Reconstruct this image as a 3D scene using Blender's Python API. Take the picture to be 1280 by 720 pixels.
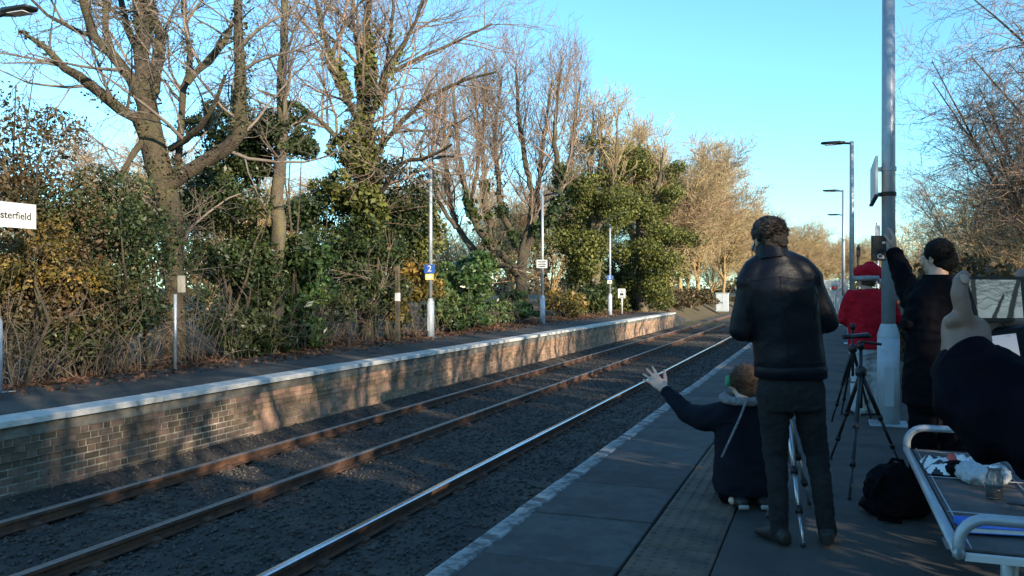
import bpy, math, random
import numpy as np
from mathutils import Vector, Matrix, noise
for o in list(bpy.data.objects): bpy.data.objects.remove(o)
S = bpy.context.scene; COL = S.collection
rad = math.radians
# ---------------------------------------------------------------- camera
F = 1050.0; YAW = math.atan(393/1050); cY, sY = math.cos(YAW), math.sin(YAW)
EYE = 1.45                                   # camera height above the platform; z = 0 is eye level
cam = bpy.data.cameras.new('camera'); cam.sensor_width = 36; cam.lens = 36*F/1280; cam.clip_end = 6000; cam.clip_start = .02
co = bpy.data.objects.new('camera', cam); COL.objects.link(co)
co.location = (0, 0, 0); co.rotation_euler = (rad(90), 0, YAW); S.camera = co
# ---------------------------------------------------------------- light
SUN_AZ = rad(123); SUN_EL = rad(18)
w = bpy.data.worlds.new('World'); S.world = w; w.use_nodes = True
nt = w.node_tree; bg = nt.nodes['Background']; bg.inputs[1].default_value = .15
sk = nt.nodes.new('ShaderNodeTexSky'); sk.sky_type = 'NISHITA'; sk.sun_disc = False
sk.sun_elevation = SUN_EL; sk.sun_rotation = SUN_AZ; sk.air_density = 1.0; sk.dust_density = .35; sk.ozone_density = 2.2; sk.altitude = 0
tn = nt.nodes.new('ShaderNodeMix'); tn.data_type = 'RGBA'; tn.blend_type = 'MULTIPLY'; tn.inputs[0].default_value = 1; tn.inputs[7].default_value = (.62, 1.0, 1.12, 1)   # cool white balance of the whole sky
nt.links.new(sk.outputs[0], tn.inputs[6]); nt.links.new(tn.outputs[2], bg.inputs[0])
sd = Vector((math.sin(SUN_AZ)*math.cos(SUN_EL), math.cos(SUN_AZ)*math.cos(SUN_EL), math.sin(SUN_EL)))
sl = bpy.data.lights.new('sun', 'SUN'); sl.energy = 5.0; sl.angle = rad(.53); sl.color = (1, .86, .66)
so = bpy.data.objects.new('sun', sl); COL.objects.link(so); so.rotation_euler = sd.to_track_quat('Z', 'Y').to_euler()
S.view_settings.view_transform = 'Standard'; S.view_settings.look = 'None'; S.view_settings.exposure = 1.1; S.view_settings.gamma = 1
S.view_settings.use_curve_mapping = False
S.cycles.max_bounces = 6; S.cycles.transparent_max_bounces = 12
# ---------------------------------------------------------------- helpers
GZ = -EYE                                    # platform surface
TZ = -2.25                                   # rail top
BZ = -2.43                                   # ballast
R = random.Random(7); rng = np.random.default_rng(7)
def Wc(r, d, z): return Vector((r*cY-d*sY, d*cY+r*sY, z))
def P(u, v, d): return Wc((u-640)/F*d, d, (360-v)/F*d)       # photo direction at a known distance d along the view axis
def at_x(u, X):                                              # distance along a track-parallel line at lateral X
    return F*X/(cY*(u-1033))
def PX(u, v, X):
    return P(u, v, at_x(u, X))

def mesh(name, V, Fc, mats, smooth=False, mi=None):
    me = bpy.data.meshes.new(name)
    V = np.asarray(V, dtype=np.float32).reshape(-1, 3)
    if isinstance(Fc, np.ndarray):
        n, k = Fc.shape
        me.vertices.add(len(V)); me.vertices.foreach_set('co', V.ravel())
        me.loops.add(n*k); me.loops.foreach_set('vertex_index', Fc.ravel().astype(np.int32))
        me.polygons.add(n); me.polygons.foreach_set('loop_start', np.arange(0, n*k, k, dtype=np.int32))
        me.update(calc_edges=True); me.validate()
    else:
        me.from_pydata([tuple(map(float, v)) for v in V], [], [list(map(int, f)) for f in Fc])
    for m in (mats if isinstance(mats, (list, tuple)) else [mats]): me.materials.append(m)
    if mi is not None: me.polygons.foreach_set('material_index', np.asarray(mi, dtype=np.int32))
    if smooth: me.polygons.foreach_set('use_smooth', np.ones(len(me.polygons), dtype=bool))
    return me
def link(name, data, parent=None, loc=None):
    o = bpy.data.objects.new(name, data); COL.objects.link(o)
    if parent is not None: o.parent = parent
    if loc is not None: o.location = loc
    return o
def wloc(o):
    v = Vector(o.location); p = o.parent
    while p: v = v+p.location; p = p.parent
    return v
def tag(o, label=None, cat=None, group=None, kind=None):
    if label: o['label'] = label
    if cat: o['category'] = cat
    if group: o['group'] = group
    if kind: o['kind'] = kind
    return o
def thing(name, loc, label, cat, group=None):
    return tag(link(name, None, None, loc), label, cat, group)
def part(name, V, Fc, mats, parent, smooth=False, mi=None):  # V in world space
    V = np.asarray(V, dtype=np.float32).reshape(-1, 3)
    if parent is not None: V = V-np.array(wloc(parent), dtype=np.float32)
    return link(name, mesh(name, V, Fc, mats, smooth, mi), parent)
def copy_tree(o, loc, rz=0, sc=1, label=None):
    c = o.copy(); COL.objects.link(c); c.location = loc; c.rotation_euler = (0, 0, rz); c.scale = (sc,)*3
    if label: c['label'] = label
    for ch in list(o.children):
        k = ch.copy(); COL.objects.link(k); k.parent = c
        for g in list(ch.children):
            q = g.copy(); COL.objects.link(q); q.parent = k
    return c

class MB:
    def __init__(s): s.v = []; s.f = []; s.m = []
    def add(s, V, Fc, m=0):
        b = len(s.v); s.v += [tuple(v) for v in V]; s.f += [[i+b for i in f] for f in Fc]; s.m += [m]*len(Fc); return s
    def box(s, a, b, m=0, M=None, bev=0):
        (x0, y0, z0), (x1, y1, z1) = a, b
        if bev:
            e = bev; V = []; 
            for z, k in ((z0, 0), (z1-e, 0), (z1, e)):
                V += [(x0+k, y0+k, z), (x1-k, y0+k, z), (x1-k, y1-k, z), (x0+k, y1-k, z)]
            Fc = [(3, 2, 1, 0), (8, 9, 10, 11)]
            for r in (0, 4):
                for i in range(4): j = (i+1) % 4; Fc.append((r+i, r+j, r+4+j, r+4+i))
        else:
            V = [(x0,y0,z0),(x1,y0,z0),(x1,y1,z0),(x0,y1,z0),(x0,y0,z1),(x1,y0,z1),(x1,y1,z1),(x0,y1,z1)]
            Fc = [(3,2,1,0),(4,5,6,7),(0,1,5,4),(1,2,6,5),(2,3,7,6),(3,0,4,7)]
        if M is not None: V = [M @ Vector(v) for v in V]
        return s.add(V, Fc, m)
    def tube(s, pts, rs, n=10, m=0, caps=True):
        pts = [Vector(p) for p in pts]
        if not isinstance(rs, (list, tuple)): rs = [rs]*len(pts)
        ref = None; rings = []
        for i, p in enumerate(pts):
            t = (pts[min(i+1, len(pts)-1)]-pts[max(i-1, 0)]).normalized()
            if ref is None: ref = t.orthogonal().normalized()
            a = (ref-t*ref.dot(t)).normalized(); ref = a; b = t.cross(a)
            rings.append([p+(a*math.cos(q)+b*math.sin(q))*rs[i] for q in [2*math.pi*k/n for k in range(n)]])
        V = [v for r in rings for v in r]; Fc = []
        for i in range(len(pts)-1):
            for k in range(n):
                j = (k+1) % n; Fc.append((i*n+k, i*n+j, (i+1)*n+j, (i+1)*n+k))
        if caps:
            Fc.append(tuple(range(n-1, -1, -1))); Fc.append(tuple(range((len(pts)-1)*n, len(pts)*n)))
        return s.add(V, Fc, m)
    def ell(s, c, r, n=12, k=8, M=None, m=0):
        V = []; Fc = []
        for i in range(k+1):
            a = math.pi*i/k
            for j in range(n):
                b = 2*math.pi*j/n; p = Vector((r[0]*math.sin(a)*math.cos(b), r[1]*math.sin(a)*math.sin(b), r[2]*math.cos(a)))
                if M is not None: p = M @ p
                V.append(p+Vector(c))
        for i in range(k):
            for j in range(n): q = (j+1) % n; Fc.append((i*n+j, (i+1)*n+j, (i+1)*n+q, i*n+q))
        return s.add(V, Fc, m)
    def loft(s, rings, n=20, m=0, p=2.4):      # rings: (centre, half vector a, half vector b)
        V = []; Fc = []
        for c, a, b in rings:
            c, a, b = Vector(c), Vector(a), Vector(b)
            for k in range(n):
                q = 2*math.pi*k/n; x, y = math.cos(q), math.sin(q)
                x = math.copysign(abs(x)**(2/p), x); y = math.copysign(abs(y)**(2/p), y)
                V.append(c+a*x+b*y)
        L = len(rings)
        for i in range(L-1):
            for k in range(n): j = (k+1) % n; Fc.append((i*n+k, i*n+j, (i+1)*n+j, (i+1)*n+k))
        Fc.append(tuple(range(n-1, -1, -1))); Fc.append(tuple(range((L-1)*n, L*n)))
        return s.add(V, Fc, m)
    def cap(s, p0, r0, p1, r1, n=14, m=0):
        p0, p1 = Vector(p0), Vector(p1); t = (p1-p0); t = t.normalized() if t.length > 1e-6 else Vector((0, 0, 1))
        pts = []; rs = []
        for q in (1.0, .85, .6, .3): pts.append(p0-t*r0*q*.999); rs.append(max(1e-4, r0*math.sqrt(max(0, 1-q*q))))
        pts += [p0, p1]; rs += [r0, r1]
        for q in (.3, .6, .85, 1.0): pts.append(p1+t*r1*q*.999); rs.append(max(1e-4, r1*math.sqrt(max(0, 1-q*q))))
        return s.tube(pts, rs, n, m)
    def chain(s, pts, rs, n=14):
        for i in range(len(pts)-1): s.cap(pts[i], rs[i], pts[i+1], rs[i+1], n)
        return s
    def out(s, name, mats, parent=None, smooth=False): return part(name, s.v, s.f, mats, parent, smooth, s.m)
    def mesh(s, name, mats, smooth=False): return mesh(name, s.v, s.f, mats, smooth, s.m)

def lin(c): return tuple(((x+.055)/1.055)**2.4 if x > .04045 else x/12.92 for x in c)
def mat(name, col, rough=.7, var=.25, scale=6, bump=.2, bscale=60, metal=0, isl=0, orand=0, col2=None, mixs=3, mixlo=.45, mixhi=.6, spec=.4, trans=0, emit=None, coat=0, alpha=1):
    m = bpy.data.materials.new(name); m.use_nodes = True; T = m.node_tree; N = T.nodes; Lk = T.links.new
    B = N['Principled BSDF']; tc = N.new('ShaderNodeTexCoord')
    def nz(sc, det=6):
        n = N.new('ShaderNodeTexNoise'); n.inputs['Scale'].default_value = sc; n.inputs['Detail'].default_value = det; n.inputs['Roughness'].default_value = .65
        Lk(tc.outputs['Object'], n.inputs['Vector']); return n
    a = nz(scale); r = N.new('ShaderNodeValToRGB'); r.color_ramp.elements[0].position = .3; r.color_ramp.elements[1].position = .7
    r.color_ramp.elements[0].color = (*[max(0, x*(1-var)) for x in col], 1); r.color_ramp.elements[1].color = (*[min(1, x*(1+var)) for x in col], 1)
    Lk(a.outputs[0], r.inputs[0]); out = r.outputs[0]
    if col2 is not None:
        b = nz(mixs, 8); r2 = N.new('ShaderNodeMapRange'); r2.inputs[1].default_value = mixlo; r2.inputs[2].default_value = mixhi
        Lk(b.outputs[0], r2.inputs[0]); mx = N.new('ShaderNodeMix'); mx.data_type = 'RGBA'
        Lk(r2.outputs[0], mx.inputs[0]); Lk(out, mx.inputs[6]); mx.inputs[7].default_value = (*col2, 1); out = mx.outputs[2]
    if isl or orand:
        hs = N.new('ShaderNodeHueSaturation')
        if isl: g = N.new('ShaderNodeNewGeometry'); src = g.outputs['Random Per Island']; k = isl
        else: g = N.new('ShaderNodeObjectInfo'); src = g.outputs['Random']; k = orand
        q = N.new('ShaderNodeMapRange'); q.inputs[3].default_value = 1-k; q.inputs[4].default_value = 1+k
        Lk(src, q.inputs[0]); Lk(q.outputs[0], hs.inputs['Value'])
        q2 = N.new('ShaderNodeMapRange'); q2.inputs[3].default_value = .5+.05*k; q2.inputs[4].default_value = .5-.05*k
        Lk(src, q2.inputs[0]); Lk(q2.outputs[0], hs.inputs['Hue']); Lk(out, hs.inputs['Color']); out = hs.outputs[0]
    Lk(out, B.inputs['Base Color'])
    B.inputs['Roughness'].default_value = rough; B.inputs['Metallic'].default_value = metal; B.inputs['Specular IOR Level'].default_value = spec
    if coat: B.inputs['Coat Weight'].default_value = coat
    if trans: B.inputs['Transmission Weight'].default_value = trans
    if alpha < 1: B.inputs['Alpha'].default_value = alpha
    if emit: B.inputs['Emission Color'].default_value = (*emit[0], 1); B.inputs['Emission Strength'].default_value = emit[1]
    if bump:
        n = nz(bscale); bp = N.new('ShaderNodeBump'); bp.inputs['Strength'].default_value = bump; bp.inputs['Distance'].default_value = .02
        Lk(n.outputs[0], bp.inputs['Height']); Lk(bp.outputs[0], B.inputs['Normal'])
    return m
M = {}
M['asphalt'] = mat('asphalt', (.04,.04,.039), .85, .45, 3, .5, 150, col2=(.075,.068,.058), mixs=.7)
M['slab'] = mat('slab', (.06,.06,.057), .8, .45, 7, .4, 120, orand=.22, col2=(.036,.037,.036), mixs=2.2)
M['tactile'] = mat('tactile', (.12,.086,.058), .8, .3, 5, .3, 90, orand=.14, col2=(.045,.04,.035), mixs=3)
M['whitestone'] = mat('whitestone', (.52,.5,.46), .7, .12, 9, .3, 50, col2=(.34,.32,.28), mixs=4, mixlo=.5, mixhi=.68)
M['wornwhite'] = mat('wornwhite', (.34,.34,.32), .75, .3, 9, .4, 60, col2=(.09,.09,.085), mixs=6, mixlo=.44, mixhi=.56)
M['concrete'] = mat('concrete', (.2,.18,.15), .85, .3, 4, .35, 70, col2=(.1,.09,.075), mixs=1.6)
M['mortar'] = mat('mortar', (.42,.38,.31), .9, .25, 10, .3, 90, col2=(.16,.14,.11), mixs=1.2)
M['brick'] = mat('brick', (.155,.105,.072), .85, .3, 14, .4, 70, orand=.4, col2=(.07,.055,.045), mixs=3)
M['brick_sunlit'] = mat('brick_sunlit', (.32,.2,.125), .85, .3, 2, .4, 70, isl=.35, col2=(.18,.12,.08), mixs=1.1, mixlo=.5, mixhi=.7)  # far bricks brightened and warmed: sunlight is put into their colour
M['ballast'] = mat('ballast', (.06,.05,.04), .9, .5, 22, .8, 28, col2=(.034,.029,.026), mixs=1.5)
M['stone'] = mat('stone', (.07,.06,.05), .9, .3, 12, .3, 60, isl=.5)
M['rust'] = mat('rust', (.13,.062,.034), .85, .35, 12, .3, 80, col2=(.07,.04,.028), mixs=4)
M['polish'] = mat('polish', (.75,.77,.8), .22, .1, 30, .03, 200, metal=1)
M['dullrail'] = mat('dullrail', (.3,.24,.2), .5, .2, 20, .05, 120, metal=.7)
M['sleeper'] = mat('sleeper', (.075,.062,.05), .9, .35, 9, .4, 50, orand=.3)
M['galv'] = mat('galv', (.34,.37,.4), .42, .12, 14, .05, 90, metal=.35)
M['wire'] = mat('wire', (.12,.13,.12), .6, .2, 9, 0)
M['paintgrey'] = mat('paintgrey', (.36,.39,.42), .42, .1, 7, .05, 80, col2=(.25,.25,.24), mixs=3, mixlo=.55, mixhi=.75)
M['darkmetal'] = mat('darkmetal', (.02,.021,.023), .45, .2, 10, .05, 90, metal=.3)
M['blackplastic'] = mat('blackplastic', (.012,.012,.014), .4, .2, 20, .05, 150)
M['signwhite'] = mat('signwhite', (.56,.56,.54), .4, .05, 5, 0)
M['signblack'] = mat('signblack', (.02,.02,.025), .5, .1, 5, 0)
M['signblue'] = mat('signblue', (.02,.09,.36), .4, .08, 5, 0)
M['signyellow'] = mat('signyellow', (.75,.55,.2), .45, .1, 8, 0)
M['signred'] = mat('signred', (.55,.06,.03), .45, .1, 8, 0)
M['lens'] = mat('lens', (.5,.52,.54), .2, .05, 5, 0)
M['bark'] = mat('bark', (.08,.058,.04), .9, .45, 7, 1.0, 26, col2=(.095,.085,.04), mixs=1.7, mixlo=.45, mixhi=.65)
M['bark_grey'] = mat('bark_grey', (.1,.078,.058), .9, .35, 7, .8, 30, col2=(.15,.125,.06), mixs=1.5)
M['bark_gold'] = mat('bark_gold', (.3,.2,.09), .9, .35, 5, .6, 30)
M['twig'] = mat('twig', (.15,.118,.092), .85, .3, 3, 0, isl=.3)
M['twig_gold'] = mat('twig_gold', (.36,.27,.14), .85, .3, 1.2, 0, isl=.3, col2=(.3,.2,.12), mixs=.35)
M['twig_red'] = mat('twig_red', (.22,.155,.11), .85, .3, 2, 0, isl=.3)
for k_ in ('bark', 'bark_grey'):
    for n_ in M[k_].node_tree.nodes:
        if n_.type == 'BUMP': n_.inputs['Distance'].default_value = .07
def leafmat(name, col, col2, gloss=.42):
    m = mat(name, col, gloss, .35, 1.3, 0, isl=.55, col2=col2, mixs=.8, mixlo=.48, mixhi=.62, spec=.3)
    T = m.node_tree; B = T.nodes['Principled BSDF']; tr = T.nodes.new('ShaderNodeBsdfTranslucent'); mx = T.nodes.new('ShaderNodeMixShader')
    mx.inputs[0].default_value = .22; T.links.new(B.inputs['Base Color'].links[0].from_socket, tr.inputs[0])
    T.links.new(B.outputs[0], mx.inputs[1]); T.links.new(tr.outputs[0], mx.inputs[2]); T.links.new(mx.outputs[0], T.nodes['Material Output'].inputs[0]); return m
M['leaf_dark'] = leafmat('leaf_dark', (.035,.055,.02), (.06,.07,.022))
M['leaf_laurel'] = leafmat('leaf_laurel', (.05,.095,.03), (.09,.12,.035), .32)
M['leaf_ivy'] = leafmat('leaf_ivy', (.115,.125,.028), (.07,.08,.022), .58)
M['ivy_dull'] = leafmat('ivy_dull', (.075,.075,.03), (.05,.05,.022), .55)
M['leaf_autumn'] = leafmat('leaf_autumn', (.2,.14,.03), (.09,.09,.028), .5)
M['leaf_brown'] = leafmat('leaf_brown', (.1,.068,.03), (.05,.05,.02), .55)
M['litter'] = leafmat('litter', (.15,.08,.045), (.09,.055,.035), .8)
M['ground'] = mat('ground', (.07,.065,.03), .95, .4, .6, .6, 20, col2=(.09,.06,.035), mixs=.25)
M['skin'] = mat('skin', (.46,.27,.19), .5, .12, 18, .08, 260)
M['grey_band'] = mat('grey_band', (.36,.36,.37), .95, .2, 30, .9, 90)
M['skin_shaded'] = mat('skin_shaded', (.25,.145,.105), .5, .12, 18, .1, 260)  # darkened skin: shade on the raised hand is put into the colour
M['eye'] = mat('eye', (.6,.6,.58), .25, .05, 5, 0)
M['hair_dark'] = mat('hair_dark', (.022,.014,.009), .45, .4, 40, .6, 120)
M['skin_light'] = mat('skin_light', (.6,.38,.29), .5, .12, 18, .08, 260)
M['hair_black'] = mat('hair_black', (.007,.006,.005), .6, .4, 40, .6, 120, spec=.12)
M['hair_brown'] = mat('hair_brown', (.065,.042,.027), .55, .5, 40, .7, 90, spec=.2)
M['leather'] = mat('leather', (.005,.006,.010), .4, .35, 5, .2, 25, spec=.16)
M['navy'] = mat('navy', (.006,.0075,.013), .8, .3, 6, .3, 120, spec=.12)
M['black_cloth'] = mat('black_cloth', (.004,.004,.006), .75, .3, 6, .3, 120, spec=.05)
M['blue_sleeve'] = mat('blue_sleeve', (.003,.003,.0065), .7, .3, 6, .25, 140, spec=.05)
M['trouser'] = mat('trouser', (.02,.02,.021), .85, .3, 7, .35, 110, spec=.12)
M['red_felt'] = mat('red_felt', (.42,.008,.02), .85, .2, 9, .4, 130, spec=.12)
M['white_fur'] = mat('white_fur', (.7,.7,.7), .95, .15, 30, .9, 90)
M['grey_fur'] = mat('grey_fur', (.24,.24,.25), .95, .3, 40, .9, 90)
M['pale_cloth'] = mat('pale_cloth', (.42,.44,.46), .85, .15, 7, .35, 60)
M['shoe'] = mat('shoe', (.012,.011,.01), .5, .3, 12, .2, 60)
M['white_rubber'] = mat('white_rubber', (.3,.3,.29), .6, .15, 15, .1, 60)
M['green'] = mat('green', (.015,.3,.12), .4, .1, 9, 0)
M['silver'] = mat('silver', (.55,.56,.58), .3, .1, 12, .03, 90, metal=.8)
M['cabinet'] = mat('cabinet', (.42,.45,.47), .5, .1, 4, .05, 40)
M['blue_book'] = mat('blue_book', (.01,.13,.55), .35, .1, 6, .05, 60)
M['paper'] = mat('paper', (.7,.7,.68), .8, .08, 20, .05, 90)
M['steelmesh'] = mat('steelmesh', (.1,.09,.085), .6, .4, 9, .6, 240, metal=.2)
M['glass'] = mat('glass', (.9,.93,.92), .05, .02, 4, 0, trans=.95, spec=.5)
M['lid'] = mat('lid', (.5,.35,.12), .4, .1, 9, .05)
# ---------------------------------------------------------------- ground, platforms, tracks
def grid(xs, ys, h):
    X, Y = np.meshgrid(xs, ys); V = np.stack([X, Y, h(X, Y)], -1).reshape(-1, 3)
    nx, ny = len(xs), len(ys); i = np.arange(ny-1)[:, None]*nx+np.arange(nx-1)[None, :]; i = i.ravel()
    return V, np.stack([i, i+1, i+nx+1, i+nx], 1)
def lump(X, Y, s, seed=0):
    return (np.sin(X*1.3/s+seed)*np.cos(Y*1.1/s+seed*2)+.6*np.sin(X*2.9/s+Y*2.1/s+seed)+.35*np.cos(X*5.3/s-Y*4.7/s))/1.95
xs = np.unique(np.concatenate([[-3000,-1200,-500,-200,-100,-60,-40,-30,-24,-20], np.arange(-18, 10, .5), [12,16,22,30,45,70,120,300,900,3000]]))
ys = np.unique(np.concatenate([[-3000,-900,-300,-100,-50,-30], np.arange(-20, 100, 1.0), [110,120,135,150,170,200,300,500,1000,3000]]))
def gh(X, Y):
    z = -1.62+.1*lump(X, Y, 2.0)
    z = np.where((X < -10.9), z+.05+np.clip((-11.2-X)*.12, 0, .5), z)
    z = np.where((X > 1.6), z+np.clip((X-1.6)*.1, 0, .4), z)
    dip = np.clip((X+10.9)/.6, 0, 1)*np.clip((.7-X)/.5, 0, 1)
    far = np.clip((Y-50)/10, 0, 1)
    dip2 = np.clip((X+12.6)/2.5, 0, 1)*np.clip((1.0-X)/2, 0, 1)*far
    dip = np.maximum(dip*(1-far), dip2)
    return z*(1-dip)+(-2.72+.03*lump(X, Y, 1))*dip
V, Fc = grid(xs, ys, gh); tag(link('ground', mesh('ground', V, Fc, M['ground'], True)), kind='structure')
# ballast bed
xs = np.linspace(-8.62, -1.86, 64); ys = np.concatenate([np.arange(-2, 40, .14), np.arange(40, 140, .6)])
def bh(X, Y):
    z = BZ+.008*np.sin(X*37.1+Y*19)*np.cos(X*23-Y*31)+.012*lump(X, Y, .6)
    z = z+.09*np.exp(-((X+5.06)/.75)**4)+.04*np.exp(-((X+3.4)/.66)**8)+.04*np.exp(-((X+6.72)/.66)**8); return z+.1*np.clip((-7.9-X)/.5, 0, 1)
V, Fc = grid(xs, ys, bh); bal = tag(link('ballast', mesh('ballast', V, Fc, M['ballast'], True)), kind='structure')
n = 44000; sy = 1.5+46*rng.random(n)**1.5; sx = -8.45+6.4*rng.random(n)
sz = bh(sx, sy)+.012; s = .012+.022*rng.random(n)**1.5
base = np.array([(1,0,0),(-.9,.2,.1),(.1,1,0),(0,-1,.1),(.2,.1,.75),(0,0,-.8)])
A = rng.normal(size=(n, 3, 3)); A = np.linalg.qr(A)[0]
V = np.einsum('nij,kj->nki', A, base)*s[:, None, None]*np.array([1, 1, .75])+np.stack([sx, sy, sz], 1)[:, None]
tri = np.array([(0,2,4),(2,1,4),(1,3,4),(3,0,4),(2,0,5),(1,2,5),(3,1,5),(0,3,5)])
Fc = (np.arange(n)[:, None, None]*6+tri[None]).reshape(-1, 3)
tag(part('ballast_stones', V, Fc, M['stone'], bal), kind='stuff')

def track(x0, top, label):
    t = thing('railway_track', (x0, 0, BZ), label, 'track', None)
    b = MB().box((-1.25, -.125, -.12), (1.25, .125, .036), 0, bev=.012)
    for s in (-1, 1):
        b.box((s*.7525-.17, -.1, .0365), (s*.7525+.17, .1, .05), 1, bev=.01)
        b.box((s*.7525-.14, -.05, .0505), (s*.7525-.05, .05, .095), 1, bev=.02).box((s*.7525+.05, -.05, .0505), (s*.7525+.14, .05, .095), 1, bev=.02)
    me = b.mesh('sleeper', [M['sleeper'], M['rust']])
    y = -1.0; k = 0
    while y < 118:
        q = link('sleeper', me, t, (R.uniform(-.03, .03), y, R.uniform(-.012, .008))); q.rotation_euler.z = R.uniform(-.012, .012); y += .72
    for s in (-1, 1):
        x = x0+s*.7525; m = MB(); y0, y1 = -3, 140
        m.box((x-.07, y0, BZ+.051), (x+.07, y1, BZ+.064), 0)
        m.box((x-.012, y0, BZ+.065), (x+.012, y1, TZ-.046), 0)
        pr = [(-.036, TZ-.045), (.036, TZ-.045), (.036, TZ-.012), (.026, TZ-.001), (-.026, TZ-.001), (-.036, TZ-.012)]
        V = [(x+a, y0, z) for a, z in pr]+[(x+a, y1, z) for a, z in pr]
        for i in range(6): j = (i+1) % 6; m.add([V[i], V[j], V[6+j], V[6+i]], [(0, 1, 2, 3)], 1 if i in (2, 3, 4) else 0)
        m.out('rail', [M['rust'], top], t)
    return t
track(-3.4, M['polish'], 'shaded railway track with a bright polished rail beside the near platform')
track(-6.72, M['dullrail'], 'rusty sunlit railway track beside the brick platform wall')

# far platform
fp = tag(link('far_platform', None), kind='structure')
FY0, FY1 = -4.0, 50.0
MB().box((-11.2, FY0, -2.72), (-8.79, FY1, GZ)).out('platform_surface', M['asphalt'], fp)
MB().box((-8.785, FY0, -2.72), (-8.56, FY1, -1.53)).out('platform_core', M['concrete'], fp)
MB().add([(-11.2,50.01,-2.72),(-8.56,50.01,-2.72),(-8.56,50.01,GZ),(-11.2,50.01,GZ),(-11.2,60,-2.72),(-8.56,60,-2.72),(-8.56,60,-2.5),(-11.2,60,-2.5)],
         [(0,1,2,3),(7,6,5,4),(3,2,6,7),(1,5,6,2),(0,3,7,4)]).out('platform_ramp', M['asphalt'], fp)
MB().box((-8.555, FY0, -1.665), (-8.425, FY1, -1.522)).out('concrete_band', M['concrete'], fp)
y = 3.2; cm = {}
while y < 50:
    L = R.choice((1.25, 1.4, 1.55)); L = min(L, 50.05-y)
    if L < .3: break
    k = round(L, 2)
    if k not in cm: cm[k] = MB().box((-.215, 0, -.072), (.215, L-.014, .003), 0, bev=.012).mesh('coping_stone', M['whitestone'])
    link('coping_stone', cm[k], fp, (-8.565+R.uniform(-.006, .006), y, GZ+R.uniform(-.003, .003))); y += L
CH = .0885; rows = []
def rowx(r): return (-8.435, -8.455, -8.475)[r] if r < 3 else -8.505
mb = MB()
for r in range(10): mb.box((-8.558, FY0, -1.6655-CH*(r+1)), (rowx(r)-.011, FY1, -1.6655-CH*r))
mb.out('mortar_joint', M['mortar'], fp)
bs = {k: MB().add([(-.05,0,-.0385),(.05-.004,.004,-.0345),(.05-.004,k-.004,-.0345),(-.05,k,-.0385),(-.05,0,.0385),(.05-.004,.004,.0345),(.05-.004,k-.004,.0345),(-.05,k,.0385)],
      [(4,5,6,7),(0,3,2,1),(1,2,6,5),(0,1,5,4),(2,3,7,6)]).mesh('brick', M['brick']) for k in (.215, .1025)}
near = []; farb = MB()
for r in range(10):
    y = 6.1+(.165 if r % 2 else 0); st = True; z = -1.6655-CH*(r+.5)
    while y < 50:
        k = .215 if st else .1025
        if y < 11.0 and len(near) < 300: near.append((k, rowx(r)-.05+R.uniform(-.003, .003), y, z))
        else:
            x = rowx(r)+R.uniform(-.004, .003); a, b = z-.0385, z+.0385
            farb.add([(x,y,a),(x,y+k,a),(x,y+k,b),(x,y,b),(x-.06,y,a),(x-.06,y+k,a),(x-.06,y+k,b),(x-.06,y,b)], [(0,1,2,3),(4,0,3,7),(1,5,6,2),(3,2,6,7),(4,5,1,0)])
        y += k+.0115; st = not st
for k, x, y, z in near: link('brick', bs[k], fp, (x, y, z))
tag(farb.out('brickwork', M['brick_sunlit'], fp), kind='stuff')

# near platform
npf = tag(link('near_platform', None), kind='structure')
NY1 = 66.0
MB().box((-1.98, -6, -2.72), (1.6, NY1, -1.528)).out('platform_core', M['concrete'], npf)
MB().box((-.548, -6, -1.527), (1.6, NY1, GZ-.002)).out('platform_surface', M['asphalt'], npf)
sm = MB().box((-.78+.015, 0, -.075), (0, .885, .002), 0, bev=.006).box((-.9, 0, -.075), (-.78+.012, .885, .001), 1, bev=.012).mesh('paving_slab', [M['slab'], M['wornwhite']])
y = -2.0
while y < NY1-.9: q = link('paving_slab', sm, npf, (-1.003+R.uniform(-.005, .005), y, GZ+R.uniform(-.004, .003))); q.rotation_euler.z = R.uniform(-.003, .003); y += .895
b = MB().box((0, 0, -.075), (.432, .43, 0), 0, bev=.006)
for i in range(6):
    for j in range(6):
        cx, cy = .036+i*.072, .036+j*.0716; V = []
        for rr, z in ((.0165, .0005), (.0095, .006)): V += [(cx+rr*math.cos(q*math.pi/3), cy+rr*math.sin(q*math.pi/3), z) for q in range(6)]
        b.add(V, [(k, (k+1) % 6, 6+(k+1) % 6, 6+k) for k in range(6)]+[tuple(range(6, 12))])
tm = b.mesh('tactile_slab', M['tactile']); y = -1.0
while y < NY1-.6: link('tactile_slab', tm, npf, (-.99, y, GZ+R.uniform(-.003, .003))); y += .438

# ---------------------------------------------------------------- lamp posts, signs
def text(s, size, Mx, m, parent, name='lettering'):
    cu = bpy.data.curves.new(name, 'FONT'); cu.body = s; cu.size = size; cu.align_x = 'CENTER'; cu.align_y = 'CENTER'; cu.extrude = .001; cu.offset = size*.012
    t = bpy.data.objects.new('tmp', cu); COL.objects.link(t)
    dg = bpy.context.evaluated_depsgraph_get(); me = bpy.data.meshes.new_from_object(t.evaluated_get(dg)); bpy.data.objects.remove(t)
    me.transform(Mx); me.transform(Matrix.Translation(-wloc(parent))); me.materials.clear(); me.materials.append(m); me.name = name
    return link(name, me, parent)
def face_mx(c, normal, up=Vector((0, 0, 1))):
    n = Vector(normal).normalized(); x = up.cross(n).normalized(); y = n.cross(x)
    m = Matrix((x, y, n)).transposed().to_4x4(); m.translation = Vector(c); return m
def board(name, c, normal, wd, ht, th, m, parent):
    return MB().box((-wd/2, -ht/2, -th), (wd/2, ht/2, 0), 0, face_mx(c, normal)).out(name, m, parent)
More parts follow.
